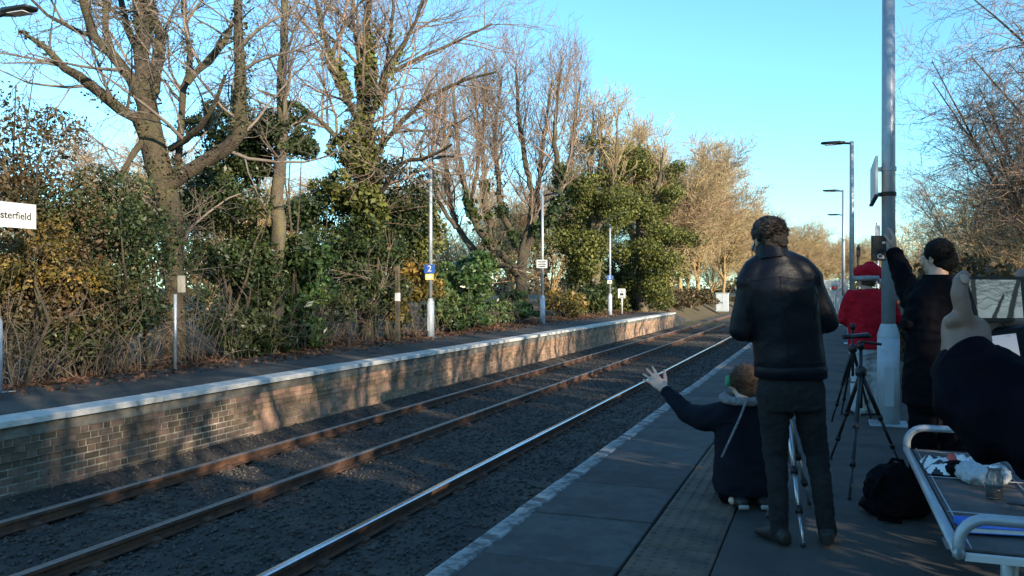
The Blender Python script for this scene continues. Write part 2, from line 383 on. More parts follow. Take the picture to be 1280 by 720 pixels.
def lamp(X, Y, side, label, group, H=5.27, rs=.058, head=True, hb=1.0):
    t = thing('lamp_post', (X, Y, GZ), label, 'lamp post', group); z = GZ
    MB().tube([(X,Y,z),(X,Y,z+hb)], .112, 20).out('base_column', M['paintgrey'], t, True)
    MB().tube([(X,Y,z+hb+.001),(X,Y,z+hb+.03),(X,Y,z+hb+.15)], [.113,.113,rs+.006], 20, caps=False).out('collar', M['paintgrey'], t, True)
    MB().tube([(X,Y,z+hb+.1),(X,Y,z+3),(X,Y,z+H)], [rs,rs*.98,rs*.86], 16).out('shaft', M['galv'], t, True)
    MB().box((X-.19,Y-.19,z-.01),(X+.19,Y+.19,z+.014), bev=.006).out('base_plate', M['galv'], t)
    MB().box((X-.045,Y-.115,z+.2),(X+.045,Y-.108,z+.62)).out('access_door', M['paintgrey'], t)
    if head:
        top = z+H-.05
        h = MB().tube([(X,Y,top),(X+side*.22,Y,top+.02)], .03, 10).out('lamp_arm', M['darkmetal'], t, True)
        a, b = sorted((X+side*.16, X+side*.74))
        hd = MB().loft([((X+side*.16,Y,top+.03),(0,.06,0),(0,0,.035)),((X+side*.3,Y,top+.035),(0,.13,0),(0,0,.045)),((X+side*.7,Y,top+.045),(0,.12,0),(0,0,.03)),((X+side*.76,Y,top+.045),(0,.08,0),(0,0,.018))], 12, p=3.5).out('lamp_head', M['darkmetal'], t, True)
        MB().box((min(X+side*.36, X+side*.66),Y-.09,top-.012),(max(X+side*.36, X+side*.66),Y+.09,top-.002)).out('lens', M['lens'], hd)
    return t
def dY(d, X): return (d+X*sY)/cY
LX = -10.86
l0 = lamp(LX, 8.42, 1, 'grey lamp post carrying the station name board', 'lamp posts on the far platform', hb=.95)
nb = thing('station_name_board', (LX+.085, 8.45, 1.02), 'white station name board with black lettering on a lamp post', 'sign')
board('panel', (LX+.09, 8.45, 1.033), (1,0,0), 1.14, .355, .025, M['signwhite'], nb)
text('Westerfield', .148, face_mx((LX+.092, 8.585, 1.025), (1,0,0)), M['signblack'], nb)
for dz in (-.1, .1): MB().box((LX+.05, 8.39, 1.033+dz-.02), (LX+.064, 8.47, 1.033+dz+.02)).out('bracket', M['galv'], nb)
def platsign(Y, zc, low, label):
    t = thing('platform_number_sign', (LX, Y-.06, zc), label, 'sign')
    board('number_panel', (LX, Y-.065, zc), (.3,-1,0), .3, .25, .012, M['signblue'], t); text('2', .25, face_mx((LX+.0005, Y-.0665, zc), (.3,-1,0)), M['signwhite'], t, 'numeral')
    board('notice_panel', (LX, Y-.065, zc-.235), (.3,-1,0), .24, .17, .012, M[low], t)
    q = board('notice_mark', (LX+.002, Y-.068, zc-.235), (.3,-1,0), .12, .07, .002, M['signwhite' if low != 'signwhite' else 'signred'], t)
lY = [dY(24.6, LX), dY(34.3, LX), dY(45, LX)]
lamp(LX, lY[0], 1, 'grey lamp post on the far platform with a platform number sign', 'lamp posts on the far platform')
platsign(lY[0], .56, 'signyellow', 'blue platform number 2 sign above a yellow notice')
lamp(LX, lY[1], 1, 'grey lamp post on the far platform with a white notice', 'lamp posts on the far platform')
lamp(LX, lY[2], 1, 'grey post on the far platform without a lamp head', 'lamp posts on the far platform', H=5.2, head=False)
platsign(lY[2], .56, 'signwhite', 'blue platform number 2 sign above a white and red notice')
t = thing('white_notice', (LX, lY[1]-.06, .98), 'white rectangular notice with dark writing on a lamp post', 'sign')
board('panel', (LX, lY[1]-.065, .98), (.4,-1,0), .44, .34, .012, M['signwhite'], t)
for i in range(4): board('printed_line', (LX+.0005, lY[1]-.067, 1.09-i*.07), (.4,-1,0), .34-.06*(i % 2), .035, .001, M['signblack'], t)
# small notice on its own post
yN = dY(46.5, -10.6); t = thing('notice_post', (-10.6, yN, GZ), 'white pictogram notice on a short white post', 'sign')
MB().tube([(-10.6,yN,GZ),(-10.6,yN,GZ+.95)], .045, 8).out('post', M['signwhite'], t, True)
board('panel', (-10.6, yN-.05, GZ+1.15), (.3,-1,0), .4, .52, .012, M['signwhite'], t)
MB().ell((-10.6,yN-.056,GZ+1.27), (.05,.004,.05)).out('pictogram', M['signblack'], t); board('printed_line', (-10.598, yN-.0535, GZ+1.1), (.3,-1,0), .2, .14, .001, M['signblack'], t)
board('printed_line', (-10.598, yN-.0535, GZ+.95), (.3,-1,0), .3, .05, .001, M['signblack'], t)
# thin marker posts by the hedge
p = PX(219, 458, -10.72); p.z = GZ
t = thing('marker_post', p, 'thin grey post with a small tilted board before the big trunk', 'post')
MB().tube([p, p+Vector((0,0,1.34))], .03, 8).out('post', M['galv'], t, True)
board('panel', p+Vector((.03,.12,1.52)), (.75,-.66,.12), .13, .3, .012, M['concrete'], t)
p = PX(497, 428, -10.9); p.z = GZ
t = thing('timber_post', p, 'slim grey timber post with a pale band at the hedge foot', 'post')
MB().box((p.x-.05,p.y-.05,p.z),(p.x+.05,p.y+.05,p.z+2.05), bev=.01).out('post', M['bark_grey'], t); MB().box((p.x-.053,p.y-.053,p.z+1.1),(p.x+.053,p.y+.053,p.z+1.32)).out('band', M['signwhite'], t)
# right-hand lamps
RX = .62
nl = lamp(RX, 9.8, -1, 'thick grey lamp post beside the tripods on the near platform', 'lamp posts on the near platform', rs=.07, hb=.92)
for i, (d, l) in enumerate(((21.9, 'grey lamp post with flat head, first beyond the red-suited person'), (32.7, 'grey lamp post with flat head, second beyond the red-suited person'), (43.5, 'grey lamp post with flat head, farthest along the near platform'))):
    lamp(RX if i < 2 else .8, dY(d, RX), -1, l, 'lamp posts on the near platform', rs=.062)
y0 = 9.8; t = thing('blank_edge_board', (RX-.13, y0, 1.0), 'pale name board seen edge-on, bracketed to the thick lamp post', 'sign')
MB().box((RX-.155, y0-.55, .95), (RX-.13, y0+.55, 1.34)).out('panel', M['signwhite'], t)
for z in (1.0, 1.27): MB().box((RX-.129, y0-.03, z-.02), (RX-.06, y0+.03, z+.02)).tube([(RX,y0,z-.022),(RX,y0,z+.022)], .08, 16).out('bracket', M['darkmetal' if z < 1.1 else 'galv'], t)
MB().box((RX-.165, y0-.57, .925), (RX-.125, y0+.57, .948)).out('lower_rail', M['darkmetal'], t)
p = P(1043, 396, 43); p.z = GZ
t = thing('round_sign_post', p, 'small round white sign on a thin post by the pale fence', 'sign')
MB().tube([p, p+Vector((0,0,1.6))], .03, 8).out('post', M['signwhite'], t); MB().tube([p+Vector((0,-.04,1.45)), p+Vector((0,-.055,1.45))], .24, 18).out('disc', M['signwhite'], t)
MB().tube([p+Vector((0,-.056,1.45)), p+Vector((0,-.06,1.45))], .13, 14).out('mark', M['signred'], t)
for u, v, d, lab in ((1073, 306, 36, 'thin dark signal mast rising behind the red-suited person'), (1097, 278, 30, 'slim pale mast rising behind the thick lamp post')):
    p = P(u, v, d); t = thing('signal_mast', (p.x, p.y, GZ), lab, 'mast'); m_ = M['darkmetal'] if u < 1090 else M['galv']
    MB().tube([(p.x,p.y,GZ),p], .05, 8).out('mast', m_, t); MB().box((p.x-.08,p.y-.08,p.z-.5),(p.x+.08,p.y+.08,p.z-.1), bev=.02).out('lamp_case', m_, t)
# trackside cabinet
p = P(903, 386, 85); p.z = -2.35
t = thing('equipment_cabinet', p, 'pale grey trackside equipment cabinet with two doors', 'cabinet')
MB().box((p.x-.6,p.y-.35,p.z),(p.x+.6,p.y+.35,p.z+1.8), bev=.03).out('case', M['cabinet'], t)
for s in (-1, 1):
    d_ = MB().box((p.x+s*.3-.27,p.y-.37,p.z+.1),(p.x+s*.3+.27,p.y-.352,p.z+1.65)).out('door', M['cabinet'], t); MB().box((p.x+s*.06-.015,p.y-.39,p.z+.8),(p.x+s*.06+.015,p.y-.371,p.z+.95)).out('handle', M['darkmetal'], d_)
MB().box((p.x-.66,p.y-.41,p.z+1.801),(p.x+.66,p.y+.41,p.z+1.86), bev=.02).out('roof', M['cabinet'], t)
# chain link fence behind the near platform: each bay has a post and a woven panel
fe = thing('chain_link_fence', (1.12, 7, GZ), 'chain link fence running along the back of the near platform', 'fence')
FXX = 1.12; FH = 1.35; pm = MB().box((-.04,-.04,-.1),(.04,.04,FH+.08), bev=.01).mesh('post', M['concrete'])
wires = MB(); sp = .075; L = 2.5
n = int((L+FH)/sp)
for i in range(n):
    for sgn in (1, -1):
        a = i*sp; y0_, z0_ = (a, 0) if a < L else (L, a-L); y1_, z1_ = (0, a) if a < FH else (a-FH, FH)
        if sgn < 0: y0_, y1_ = L-y0_, L-y1_
        wires.tube([(sgn*.0025, y0_, z0_), (sgn*.0025, y1_, z1_)], .0017, 3, caps=False)
for z in (.02, FH*.5, FH): wires.tube([(0,0,z),(0,L,z)], .004, 4)
wm = wires.mesh('wire_mesh', M['wire'])
for k in range(11):
    link('post', pm, fe, (0, k*L, 0)); link('wire_mesh', wm, fe, (0, k*L, .03))
# pale palisade fence at the far end
pf = thing('palisade_fence', (1.0, 44, GZ), 'pale grey palisade fence closing the far end of the near platform', 'fence')
pm = MB().add([(-.045,0,0),(.045,0,0),(.045,.012,0),(-.045,.012,0),(-.045,0,1.75),(.045,0,1.75),(.045,.012,1.75),(-.045,.012,1.75),(0,0,1.86),(0,.012,1.86)],
   [(0,1,5,8,4),(3,7,9,6,2),(1,2,6,9,8,5),(0,4,8,9,7,3)]).mesh('pale', M['cabinet'])
for i in range(90):
    q = link('pale', pm, pf, (-.03*i+.0*i, .16*i, .05)); q.rotation_euler.z = rad(100.6)
for z in (.35, 1.4): MB().tube([(1.02,44,GZ+z),(1.02-2.7,44+14.4,GZ+z)], .03, 6).out('rail', M['cabinet'], pf)
# ---------------------------------------------------------------- trees, shrubs
def tubes(polys):                                    # polys: list of (pts, radii, sides) -> V, F (quads)
    groups = {}
    for p, r, s in polys: groups.setdefault((len(p), s), []).append((p, r))
    VV = []; FF = []; base = 0
    for (n, s), L in groups.items():
        Pn = np.array([[tuple(q) for q in p] for p, _ in L]); Rn = np.array([r for _, r in L]); m = len(L)
        T = np.empty_like(Pn); T[:, 1:-1] = Pn[:, 2:]-Pn[:, :-2]; T[:, 0] = Pn[:, 1]-Pn[:, 0]; T[:, -1] = Pn[:, -1]-Pn[:, -2]
        T /= np.linalg.norm(T, axis=2, keepdims=True)+1e-9
        mt = T.mean(1); ref = np.where(np.abs(mt[:, 2:3]) > .7, np.array([[1., .2, 0]]), np.array([[.1, .15, 1.]]))[:, None, :]
        A = np.cross(T, ref); A /= np.linalg.norm(A, axis=2, keepdims=True)+1e-9; B = np.cross(T, A)
        ang = 2*np.pi*np.arange(s)/s
        V = Pn[:, :, None]+(A[:, :, None]*np.cos(ang)[:, None]+B[:, :, None]*np.sin(ang)[:, None])*Rn[:, :, None, None]
        VV.append(V.reshape(-1, 3)); i = np.arange(m)[:, None, None]*n*s+np.arange(n-1)[None, :, None]*s; k = np.arange(s)[None, None]
        k2 = (k+1) % s; Q = np.stack([i+k, i+k2, i+s+k2, i+s+k], -1).reshape(-1, 4)+base
        FF.append(Q); base += m*n*s
    return np.concatenate(VV), np.concatenate(FF)
def rv(): return Vector((R.gauss(0,1), R.gauss(0,1), R.gauss(0,1)))
def grow(out, p, d, L, r, lvl, cfg):
    n = cfg['seg'][lvl]; st = L/n; pts = [p.copy()]; rs = [r]; d = d.normalized()
    for i in range(n):
        d = (d+rv()*cfg['wob'][lvl]+Vector((0,0,1))*cfg['up'][lvl]).normalized(); p = p+d*st; pts.append(p.copy()); rs.append(max(r*(1-(i+1)/n*.75), cfg['rmin']))
    out.append((lvl, pts, rs))
    if lvl+1 < len(cfg['seg']): kids(out, pts, rs, L, lvl, cfg)
def kids(out, pts, rs, L, lvl, cfg, lo=.12):
    m = cfg['dens'][lvl]*L; m = int(m)+(R.random() < m-int(m)); n = len(pts)-1
    for k in range(m):
        t = lo+(1-lo)*R.random(); f = t*n; i = min(int(f), n-1); f -= i
        p = pts[i].lerp(pts[i+1], f); r = rs[i]*(1-f)+rs[i+1]*f; tan = (pts[i+1]-pts[i]).normalized()
        side = rv(); side = (side-tan*side.dot(tan)).normalized(); a = rad(R.uniform(*cfg['ang']))
        ln = cfg['len'][lvl]*R.uniform(.5, 1.2)*(1.15-.6*t)
        grow(out, p, tan*math.cos(a)+side*math.sin(a), ln, max(min(r*.6, ln*.016), cfg['rmin']), lvl+1, cfg)
CFG = dict(seg=[6,5,4,3], wob=[.12,.16,.2,.2], up=[.06,.06,.05,.05], dens=[1.3,2.6,4.2], len=[2.6,1.25,.65], ang=(30,65), rmin=.005)
def cfg(**k): c = dict(CFG); c.update(k); return c
def dens_poly(pts, rs, step):                        # resample smooth
    P_ = []; R_ = []
    n = len(pts)
    for i in range(n-1):
        p0, p1, p2, p3 = pts[max(i-1,0)], pts[i], pts[i+1], pts[min(i+2,n-1)]
        k = max(1, int((p2-p1).length/step))
        for j in range(k):
            t = j/k; t2, t3 = t*t, t*t*t
            q = .5*((2*p1)+(p2-p0)*t+(2*p0-5*p1+4*p2-p3)*t2+(3*p1-p0-3*p2+p3)*t3); P_.append(q); R_.append(rs[i]*(1-t)+rs[i+1]*t)
    P_.append(pts[-1]); R_.append(rs[-1]); return P_, R_
def tree_out(name, base, label, limbs, cf, bark, twig, ivy=None, ivym=None, group=None, lo=.15, sides=9, nokids=()):
    t = thing(name, base, label, 'tree', group); trunk = []; tw = []; out = []
    for q, (pts, rs) in enumerate(limbs):
        P_, R_ = dens_poly(pts, rs, .35)
        P_ = [p+rv()*min(.25*r, .03) for p, r in zip(P_, R_)]
        R_ = [r*(1+.12*noise.noise(p*2.3)) for p, r in zip(P_, R_)]
        trunk.append((P_, R_, sides if R_[0] > .05 else 6))
        if q not in nokids:
            L = sum((a-b).length for a, b in zip(P_, P_[1:])); kids(out, P_, R_, L, 0, cf, lo)
    V, Fc = tubes(trunk); part('trunk', V, Fc, bark, t, True)
    V, Fc = tubes([(p, r, 5 if l == 1 and r[0] > .02 else 3) for l, p, r in out]); part('crown', V, Fc, twig, t, True)
    if ivy is not None: part('ivy', *ivy, ivym, t)
    return t
def leaves(C, size, up=.3, asp=.6, nrm=None, nw=1.0):  # one bent leaf-shaped quad per centre
    n = len(C); N = rng.normal(size=(n, 3)); N[:, 2] += up
    if nrm is not None: N = N+nrm*nw
    N /= np.linalg.norm(N, axis=1, keepdims=True); A = rng.normal(size=(n, 3)); A -= N*(A*N).sum(1, keepdims=True); A /= np.linalg.norm(A, axis=1, keepdims=True)
    B = np.cross(N, A); s = (size*np.clip(np.exp(rng.normal(size=n)*.38), .4, 1.9))[:, None]
    V = np.stack([C-A*s*.5, C+B*s*asp*.5+N*s*.12, C+A*s*.55, C-B*s*asp*.5+N*s*.12], 1).reshape(-1, 3)
    return V, np.arange(4*n).reshape(n, 4)
def blob_pts(blobs, n, fill=.35):                     # points near the surface of lumpy ellipsoids
    w = np.array([b[1][0]*b[1][1]+b[1][1]*b[1][2]+b[1][0]*b[1][2] for b in blobs]); idx = rng.choice(len(blobs), n, p=w/w.sum())
    D = rng.normal(size=(n, 3)); D /= np.linalg.norm(D, axis=1, keepdims=True)
    r = 1-fill*rng.random(n)**1.3+.1*rng.normal(size=n)*.6
    C = np.array([tuple(b[0]) for b in blobs]); Q = np.array([b[1] for b in blobs])
    return C[idx]+D*Q[idx]*r[:, None], D
def shrub(name, label, blobs, n, size, m, cat='shrub', group=None, stems=6, up=.3, fill=.4, asp=.55, sub=8):
    if sum(b[0].x for b in blobs)/len(blobs) < -9 and blobs[0][0].y < 52:
        nb_ = []
        for c, r in blobs:                            # stand each mass clear of the platform edge
            k = max(1, (-11.05-.75*r[0])/c.x); nb_.append((c*k, tuple(q*k for q in r)))
        blobs = nb_
    gz = min(b[0].z-b[1][2] for b in blobs); cx = sum(b[0].x for b in blobs)/len(blobs); cy = sum(b[0].y for b in blobs)/len(blobs)
    t = thing(name, (cx, cy, max(gz, -1.62)), label, cat, group)
    bl = []
    for c, r in blobs:                                # break each mass into uneven clumps
        for k in range(sub):
            d = rv().normalized(); q = R.uniform(.35, .6)
            bl.append((c+Vector((d.x*r[0], d.y*r[1], d.z*r[2]))*R.uniform(.45, .85), (r[0]*q, r[1]*q, r[2]*q*R.uniform(.6, 1))))
    C, D = blob_pts(bl, n, fill); k = C[:, 2] > -1.5
    if cx < -9 and cy < 58: k &= C[:, 0] < -11.0-.25*rng.random(n)
    C, D = C[k], D[k]
    part('foliage', *leaves(C, size, up, asp, D, .8), m, t)
    P_ = []
    for k in range(stems):
        b = R.choice(blobs); p = Vector((b[0].x+R.uniform(-.5,.5)*b[1][0], b[0].y+R.uniform(-.5,.5)*b[1][1], -1.6)); q = b[0]+Vector((R.uniform(-.6,.6)*b[1][0], R.uniform(-.6,.6)*b[1][1], R.uniform(.2,.9)*b[1][2]))
        m1 = p.lerp(q, .5)+rv()*.15; P_.append(([p, p.lerp(m1, .5)+rv()*.05, m1, m1.lerp(q, .5)+rv()*.08, q], [.035,.03,.025,.018,.008], 5))
    for q_ in P_: part('stem', *tubes([q_]), M['bark'], t)
    return t
def on_limbs(limbs, n, off=.12, lo=0., hi=1.):       # ivy positions round limbs
    C = []; 
    segs = []
    for pts, rs in limbs:
        P_, R_ = dens_poly(pts, rs, .3); a, b = int(lo*len(P_)), max(int(hi*len(P_)), 2)
        for i in range(a, min(b, len(P_)-1)): segs.append((P_[i], P_[i+1], R_[i], (P_[i+1]-P_[i]).length))
    w = np.array([s[3]*max(.02, noise.noise(s[0]*1.1)+.12) for s in segs]); idx = rng.choice(len(segs), n, p=w/w.sum()); out = np.empty((n, 3)); D = np.empty((n, 3))
    for k, i in enumerate(idx):
        a, b, r, _ = segs[i]; d = rv(); d.z *= .4; d.normalize(); f = noise.noise(a*1.7)
        o_ = r+off*(.35+max(0, f)*1.6)*R.random(); p = a.lerp(b, R.random())+d*o_; out[k] = p; D[k] = d
    return out, D
def limb(d, pxs, dd=None):                            # list of (u, v, radius px) at depth d
    n = len(pxs); dd = dd or [0]*n
    if not isinstance(dd, (list, tuple)): dd = [dd*i/(n-1) for i in range(n)]
    return [P(u, v, d+e) for (u, v, r), e in zip(pxs, dd)], [r*(d+e)/F for (u, v, r), e in zip(pxs, dd)]

# T1 the big many-limbed tree
d = 17.0
L1 = [limb(d, [(221,462,19),(219,430,16),(218,380,14),(216,310,13),(211,250,14),(202,215,16),(192,175,15),(184,135,13),(181,95,10),(178,45,9),(172,0,8),(168,-60,6),(160,-140,3)]),
      limb(d, [(212,228,10),(232,213,9),(258,199,9),(284,184,9),(299,165,9),(302,125,7),(304,85,7),(298,52,6),(300,0,5),(306,-60,4),(300,-130,2)], -1.2),
      limb(d, [(186,150,9),(166,97,8),(142,72,7),(119,46,6),(104,10,5),(98,-30,4),(90,-90,2)], -1.5),
      limb(d, [(188,180,8),(172,150,7),(150,135,7),(120,116,7),(100,97,6),(82,84,5),(58,60,4),(25,38,2)], -2.2),
      limb(d, [(186,130,9),(192,92,8),(202,55,7),(192,30,6),(186,0,5),(184,-60,3)], 1.8),
      limb(d, [(222,222,4),(227,190,4),(226,150,4),(229,112,4),(237,92,4),(234,40,3),(230,0,3),(228,-60,2)], .8),
      limb(d, [(233,104,4),(247,88,4),(260,75,5),(283,48,4),(292,25,2)], .4),
      limb(d, [(212,185,4),(232,175,4),(252,157,4),(268,130,3),(281,95,2)], -1.5),
      limb(d, [(140,75,5),(133,40,4),(132,0,4),(128,-60,2)], .6), limb(d, [(170,60,5),(155,20,4),(148,-30,3)], 1.2),
      limb(d, [(188,165,5),(168,190,4),(150,215,3),(120,235,2)], -1.0), limb(d, [(120,46,3),(100,40,3),(60,20,2),(30,-10,1.5)], -.8)]
C, D = on_limbs(L1[:2]+L1[3:6], 4500, .22, .02, .9)
p = L1[0][0][0]
tree_out('bare_tree', Vector((p.x,p.y,-1.6)), 'big bare tree with many mossy limbs behind the small tilted board', L1, cfg(dens=[2.6,3.0,5.0], len=[2.5,1.35,.7], wob=[.12,.16,.24,.28]), M['bark'], M['twig'], leaves(C, .05, .2, .8, D, .3), M['ivy_dull'], lo=.2, sides=12)
# T2 slender tree
d = 19.0
L2 = [limb(d, [(347,430,9),(346,340,9),(347,280,9),(349,220,8),(351,170,7),(352,100,6),(354,40,5),(357,-20,4),(360,-100,2)])]
p = L2[0][0][0]
tree_out('slender_tree', Vector((p.x,p.y,-1.6)), 'slender straight bare tree rising out of the laurel', L2, cfg(dens=[3.8,2.8,4.6], len=[2.4,1.2,.6], ang=(35,70)), M['bark_grey'], M['twig'], lo=.42)
# T3 ivy-clad tree
d = 24.0
L3 = [limb(d, [(456,432,12),(456,380,11),(455,300,10),(453,230,10),(452,180,11),(450,150,9)]),
      limb(d, [(451,165,7),(436,125,6),(424,95,6),(408,55,5),(397,10,4),(385,-50,2)], -1), limb(d, [(452,165,8),(457,110,7),(459,60,6),(462,10,5),(466,-60,2)], 1),
      limb(d, [(454,175,7),(470,130,6),(484,95,5),(505,55,4),(525,10,3),(540,-30,2)], -1.2), limb(d, [(456,200,6),(478,180,5),(505,150,5),(540,120,4),(580,100,3),(620,90,2)], -2),
      limb(d, [(454,230,6),(440,200,5),(415,165,5),(385,140,4),(350,122,3),(322,112,2)], -1.5), limb(d, [(490,90,4),(530,70,3),(575,50,2.5),(615,30,2)], .6), limb(d, [(455,260,5),(480,235,5),(500,205,4),(540,195,3),(565,180,2)], -2.4),
      limb(d, [(458,110,4),(446,60,4),(440,0,3),(436,-40,2)], 1), limb(d, [(474,120,4),(486,60,4),(492,0,3)], 1.2)]
L3 = [L3[0]]+[(p_, [r*.65 for r in r_]) for p_, r_ in L3[1:]]
C, D = on_limbs(L3[:4], 12000, .34, 0, .62)
p = L3[0][0][0]
tree_out('ivy_clad_tree', Vector((p.x,p.y,-1.6)), 'bare tree with ivy-clad trunk rising between the hedge and lamp post', L3, cfg(dens=[2.9,3.1,4.8], len=[3.0,1.6,.8], rmin=.0045), M['bark'], M['twig_red'], leaves(C, .09, .2, .8, D, 1.2), M['leaf_ivy'], lo=.1)
# T4 gnarled pollards
d = 37.0
L4 = [limb(d, [(655,398,15),(653,370,13),(650,342,12),(655,310,10),(662,280,7),(664,240,6),(655,190,5),(648,140,4),(645,80,2)]),
      limb(d, [(651,348,10),(634,325,9),(616,308,8),(600,290,8),(588,260,6),(578,215,5),(570,165,4),(566,105,2.5)], -1),
      limb(d, [(618,310,6),(612,280,6),(606,235,5),(603,180,4),(608,110,2)], 1), limb(d, [(655,320,8),(640,290,7),(626,262,6),(622,220,5),(618,170,4),(628,95,2)], 2),
      limb(d, [(656,310,8),(676,285,8),(694,262,8),(700,225,6),(694,180,5),(696,130,3),(702,85,2)], -2), limb(d, [(680,282,6),(672,250,5),(676,200,4),(684,140,3),(690,100,2)], 1.4),
      limb(d, [(604,372,8),(602,340,8),(590,310,7),(570,280,6),(560,235,5),(555,190,4),(556,130,2)], 1), limb(d, [(602,345,6),(622,330,5),(640,335,4)], -1), limb(d, [(586,255,4),(596,215,4),(598,160,3),(590,100,2)], 1.2),
      limb(d, [(570,285,5),(548,250,4),(540,200,3),(546,120,2)], .5), limb(d, [(700,230,4),(714,190,4),(720,140,3),(726,100,1.5)], .5)]
L4 = [(p_, [r*.62 for r in r_]) for p_, r_ in L4]
C, D = on_limbs(L4[1:5], 2500, .3, .1, .5)
p = L4[0][0][0]
tree_out('gnarled_tree', Vector((p.x,p.y,-1.6)), 'gnarled bare tree with upswept limbs behind the white notice', L4, cfg(dens=[2.8,2.8,4.0], len=[3.2,1.7,.9], ang=(18,48), up=[.1,.1,.1,.08], rmin=.0055), M['bark'], M['twig_red'], leaves(C, .16, .2, .8, D, 1.2), M['leaf_dark'], lo=.3)
# T5 ivy covered pair
for k, (u, lab, dd, vt) in enumerate(((742, 'ivy-smothered tree with bare top behind the post without a lamp', 47, 135), (800, 'ivy-smothered tree with twiggy top beside the reddish trees', 52, 175))):
    L5 = [limb(dd, [(u+4,390,7),(u+2,340,7),(u,280,6),(u-4,230,5),(u-2,190,2.5),(u,vt,.6)]), limb(dd, [(u,300,4),(u+18,250,4),(u+26,215,2.2),(u+30,vt+10,.6)], -1.5), limb(dd, [(u,320,4),(u-18,270,4),(u-26,230,2.2),(u-24,vt+20,.6)], 1), limb(dd, [(u,240,3),(u+10,190,2),(u+8,vt+5,.6)], 1)]
    bl = [(P(u+R.uniform(-30,30), v, dd+R.uniform(-1.5,1.5)), (R.uniform(1.0,1.8),)*2+(R.uniform(1.0,2.0),)) for v in (215,225,245,265,285,305,320,340,355,250,230,290)]
    bl = [(c_+rv()*.9, (r_[0]*R.uniform(.4,.7), r_[1]*R.uniform(.4,.7), r_[2]*R.uniform(.35,.6))) for c_, r_ in bl for _ in range(5)]; Cc, Dd = blob_pts(bl, 38000, .6); p = L5[0][0][0]
    tree_out('ivy_smothered_tree', Vector((p.x,p.y,-1.6)), lab, L5, cfg(dens=[3.0,2.6,3.4], len=[2.6,1.4,.8], ang=(18,50), up=[.1,.1,.1,.1], rmin=.012), M['bark_grey'], M['twig_gold'], leaves(Cc, .115, .2, .7, Dd, 1.0), M['leaf_ivy'], lo=.4)
# generic bare trees, built once and copied
def generic(name, label, h, spread, cf, bark, twig, nl=7, group=None, fork=.25, lr=1.0):
    z0 = -1.6; t0 = Vector((0,0,z0)); L = [([t0, t0+Vector((.05,0,h*fork*.5)), t0+Vector((0,.08,h*fork)), t0+Vector((.1,.1,h*.55)), t0+Vector((0,0,h*.8))], [h*.02,h*.017,h*.014,h*.009,h*.004])]
    for k in range(nl):
        a = 2*math.pi*k/nl+R.uniform(-.3,.3); z = h*R.uniform(fork*.6, fork*1.7); s = spread*R.uniform(.7,1.1); hh = h*R.uniform(.7,1.0)
        e = Vector((math.cos(a), math.sin(a), 0))
        L.append(([t0+Vector((0,0,z)), t0+e*s*.3+Vector((0,0,z+(hh-z)*.28)), t0+e*s*.6+Vector((0,0,z+(hh-z)*.6)), t0+e*s+Vector((0,0,hh))], [h*.011*lr,h*.009*lr,h*.006*lr,h*.0025*lr]))
    return tree_out(name, t0, label, L, cf, bark, twig, lo=.15, sides=7, group=group)
gold = generic('golden_tree', 'sunlit golden-twigged tree', 9.5, 3.6, cfg(dens=[4.4,3.6,5], len=[2.8,1.5,.85], rmin=.011, up=[.08,.08,.06,.06]), M['bark_gold'], M['twig_gold'], 8, 'leafless trees where the track leaves the station')
def place(src, u, v, d, lab, sc=1, rz=0, first=False, zb=-1.6):
    p = P(u, v, d); p.z = zb
    if first: src.location = p; src.rotation_euler.z = rz; src.scale = (sc,)*3; src['label'] = lab; return src
    return copy_tree(src, p, rz, sc, lab)
place(gold, 872, 380, 82, 'golden-barked leafless tree beside the trackside cabinet', 1.35, .3, True)
place(gold, 838, 380, 70, 'dense reddish-gold leafless tree next to the ivy-smothered tree', 1.38, 1.7)
place(gold, 850, 380, 92, 'golden leafless tree filling the gap left of the cabinet tree', 1.6, 2.9)
place(gold, 905, 380, 100, 'golden leafless tree directly behind the trackside cabinet', 1.2, 4.2)
for i, (u, d, s) in enumerate(((940,115,1.15),(975,125,1.1),(1005,135,1.15),(1030,140,.95),(1055,150,1.0),(1085,150,1.0),(925,150,1.5))):
    place(gold, u, 380, d, 'hazy leafless tree in the far row closing the line', s, i*1.3)
# right-hand bare tree and scrub beyond the fence
right = generic('spreading_tree', 'spreading tree', 8.2, 4.0, cfg(dens=[4.6,3.5,5.0], len=[2.6,1.3,.65], wob=[.15,.2,.22,.22], up=[.0,.01,.02,.02], ang=(30,70), rmin=.0045), M['bark'], M['twig_red'], 10, 'leafless trees behind the chain link fence', fork=.3, lr=.6)
place(right, 1316, 400, 20, 'spreading leafless tree with fine red-brown twigs overhanging the fence', .86, .4, True)
place(right, 1455, 400, 19, 'leafless tree with high outer twigs right of the spreading tree', 1.15, 2.2)
place(right, 1225, 400, 34, 'paler leafless tree behind the dark-haired person', .8, 3.6)
olive = generic('thicket_tree', 'olive thicket', 5.0, 2.6, cfg(dens=[3.6,3.4,4.6], len=[2.0,1.0,.5], rmin=.008, up=[.03,.03,.03,.03]), M['bark_gold'], M['twig_gold'], 10, 'leafless trees behind the chain link fence', fork=.12)
place(olive, 1245, 400, 24, 'low olive-gold thicket directly behind the raised phone', .75, 1, True)
place(olive, 1180, 400, 30, 'low olive-gold thicket behind the dark-haired head', .75, 2)
place(olive, 1290, 400, 19, 'low olive-gold thicket under the spreading tree', .7, 3.3)
place(olive, 1145, 400, 40, 'low olive-gold thicket beside the thick lamp post', .8, 4.4)
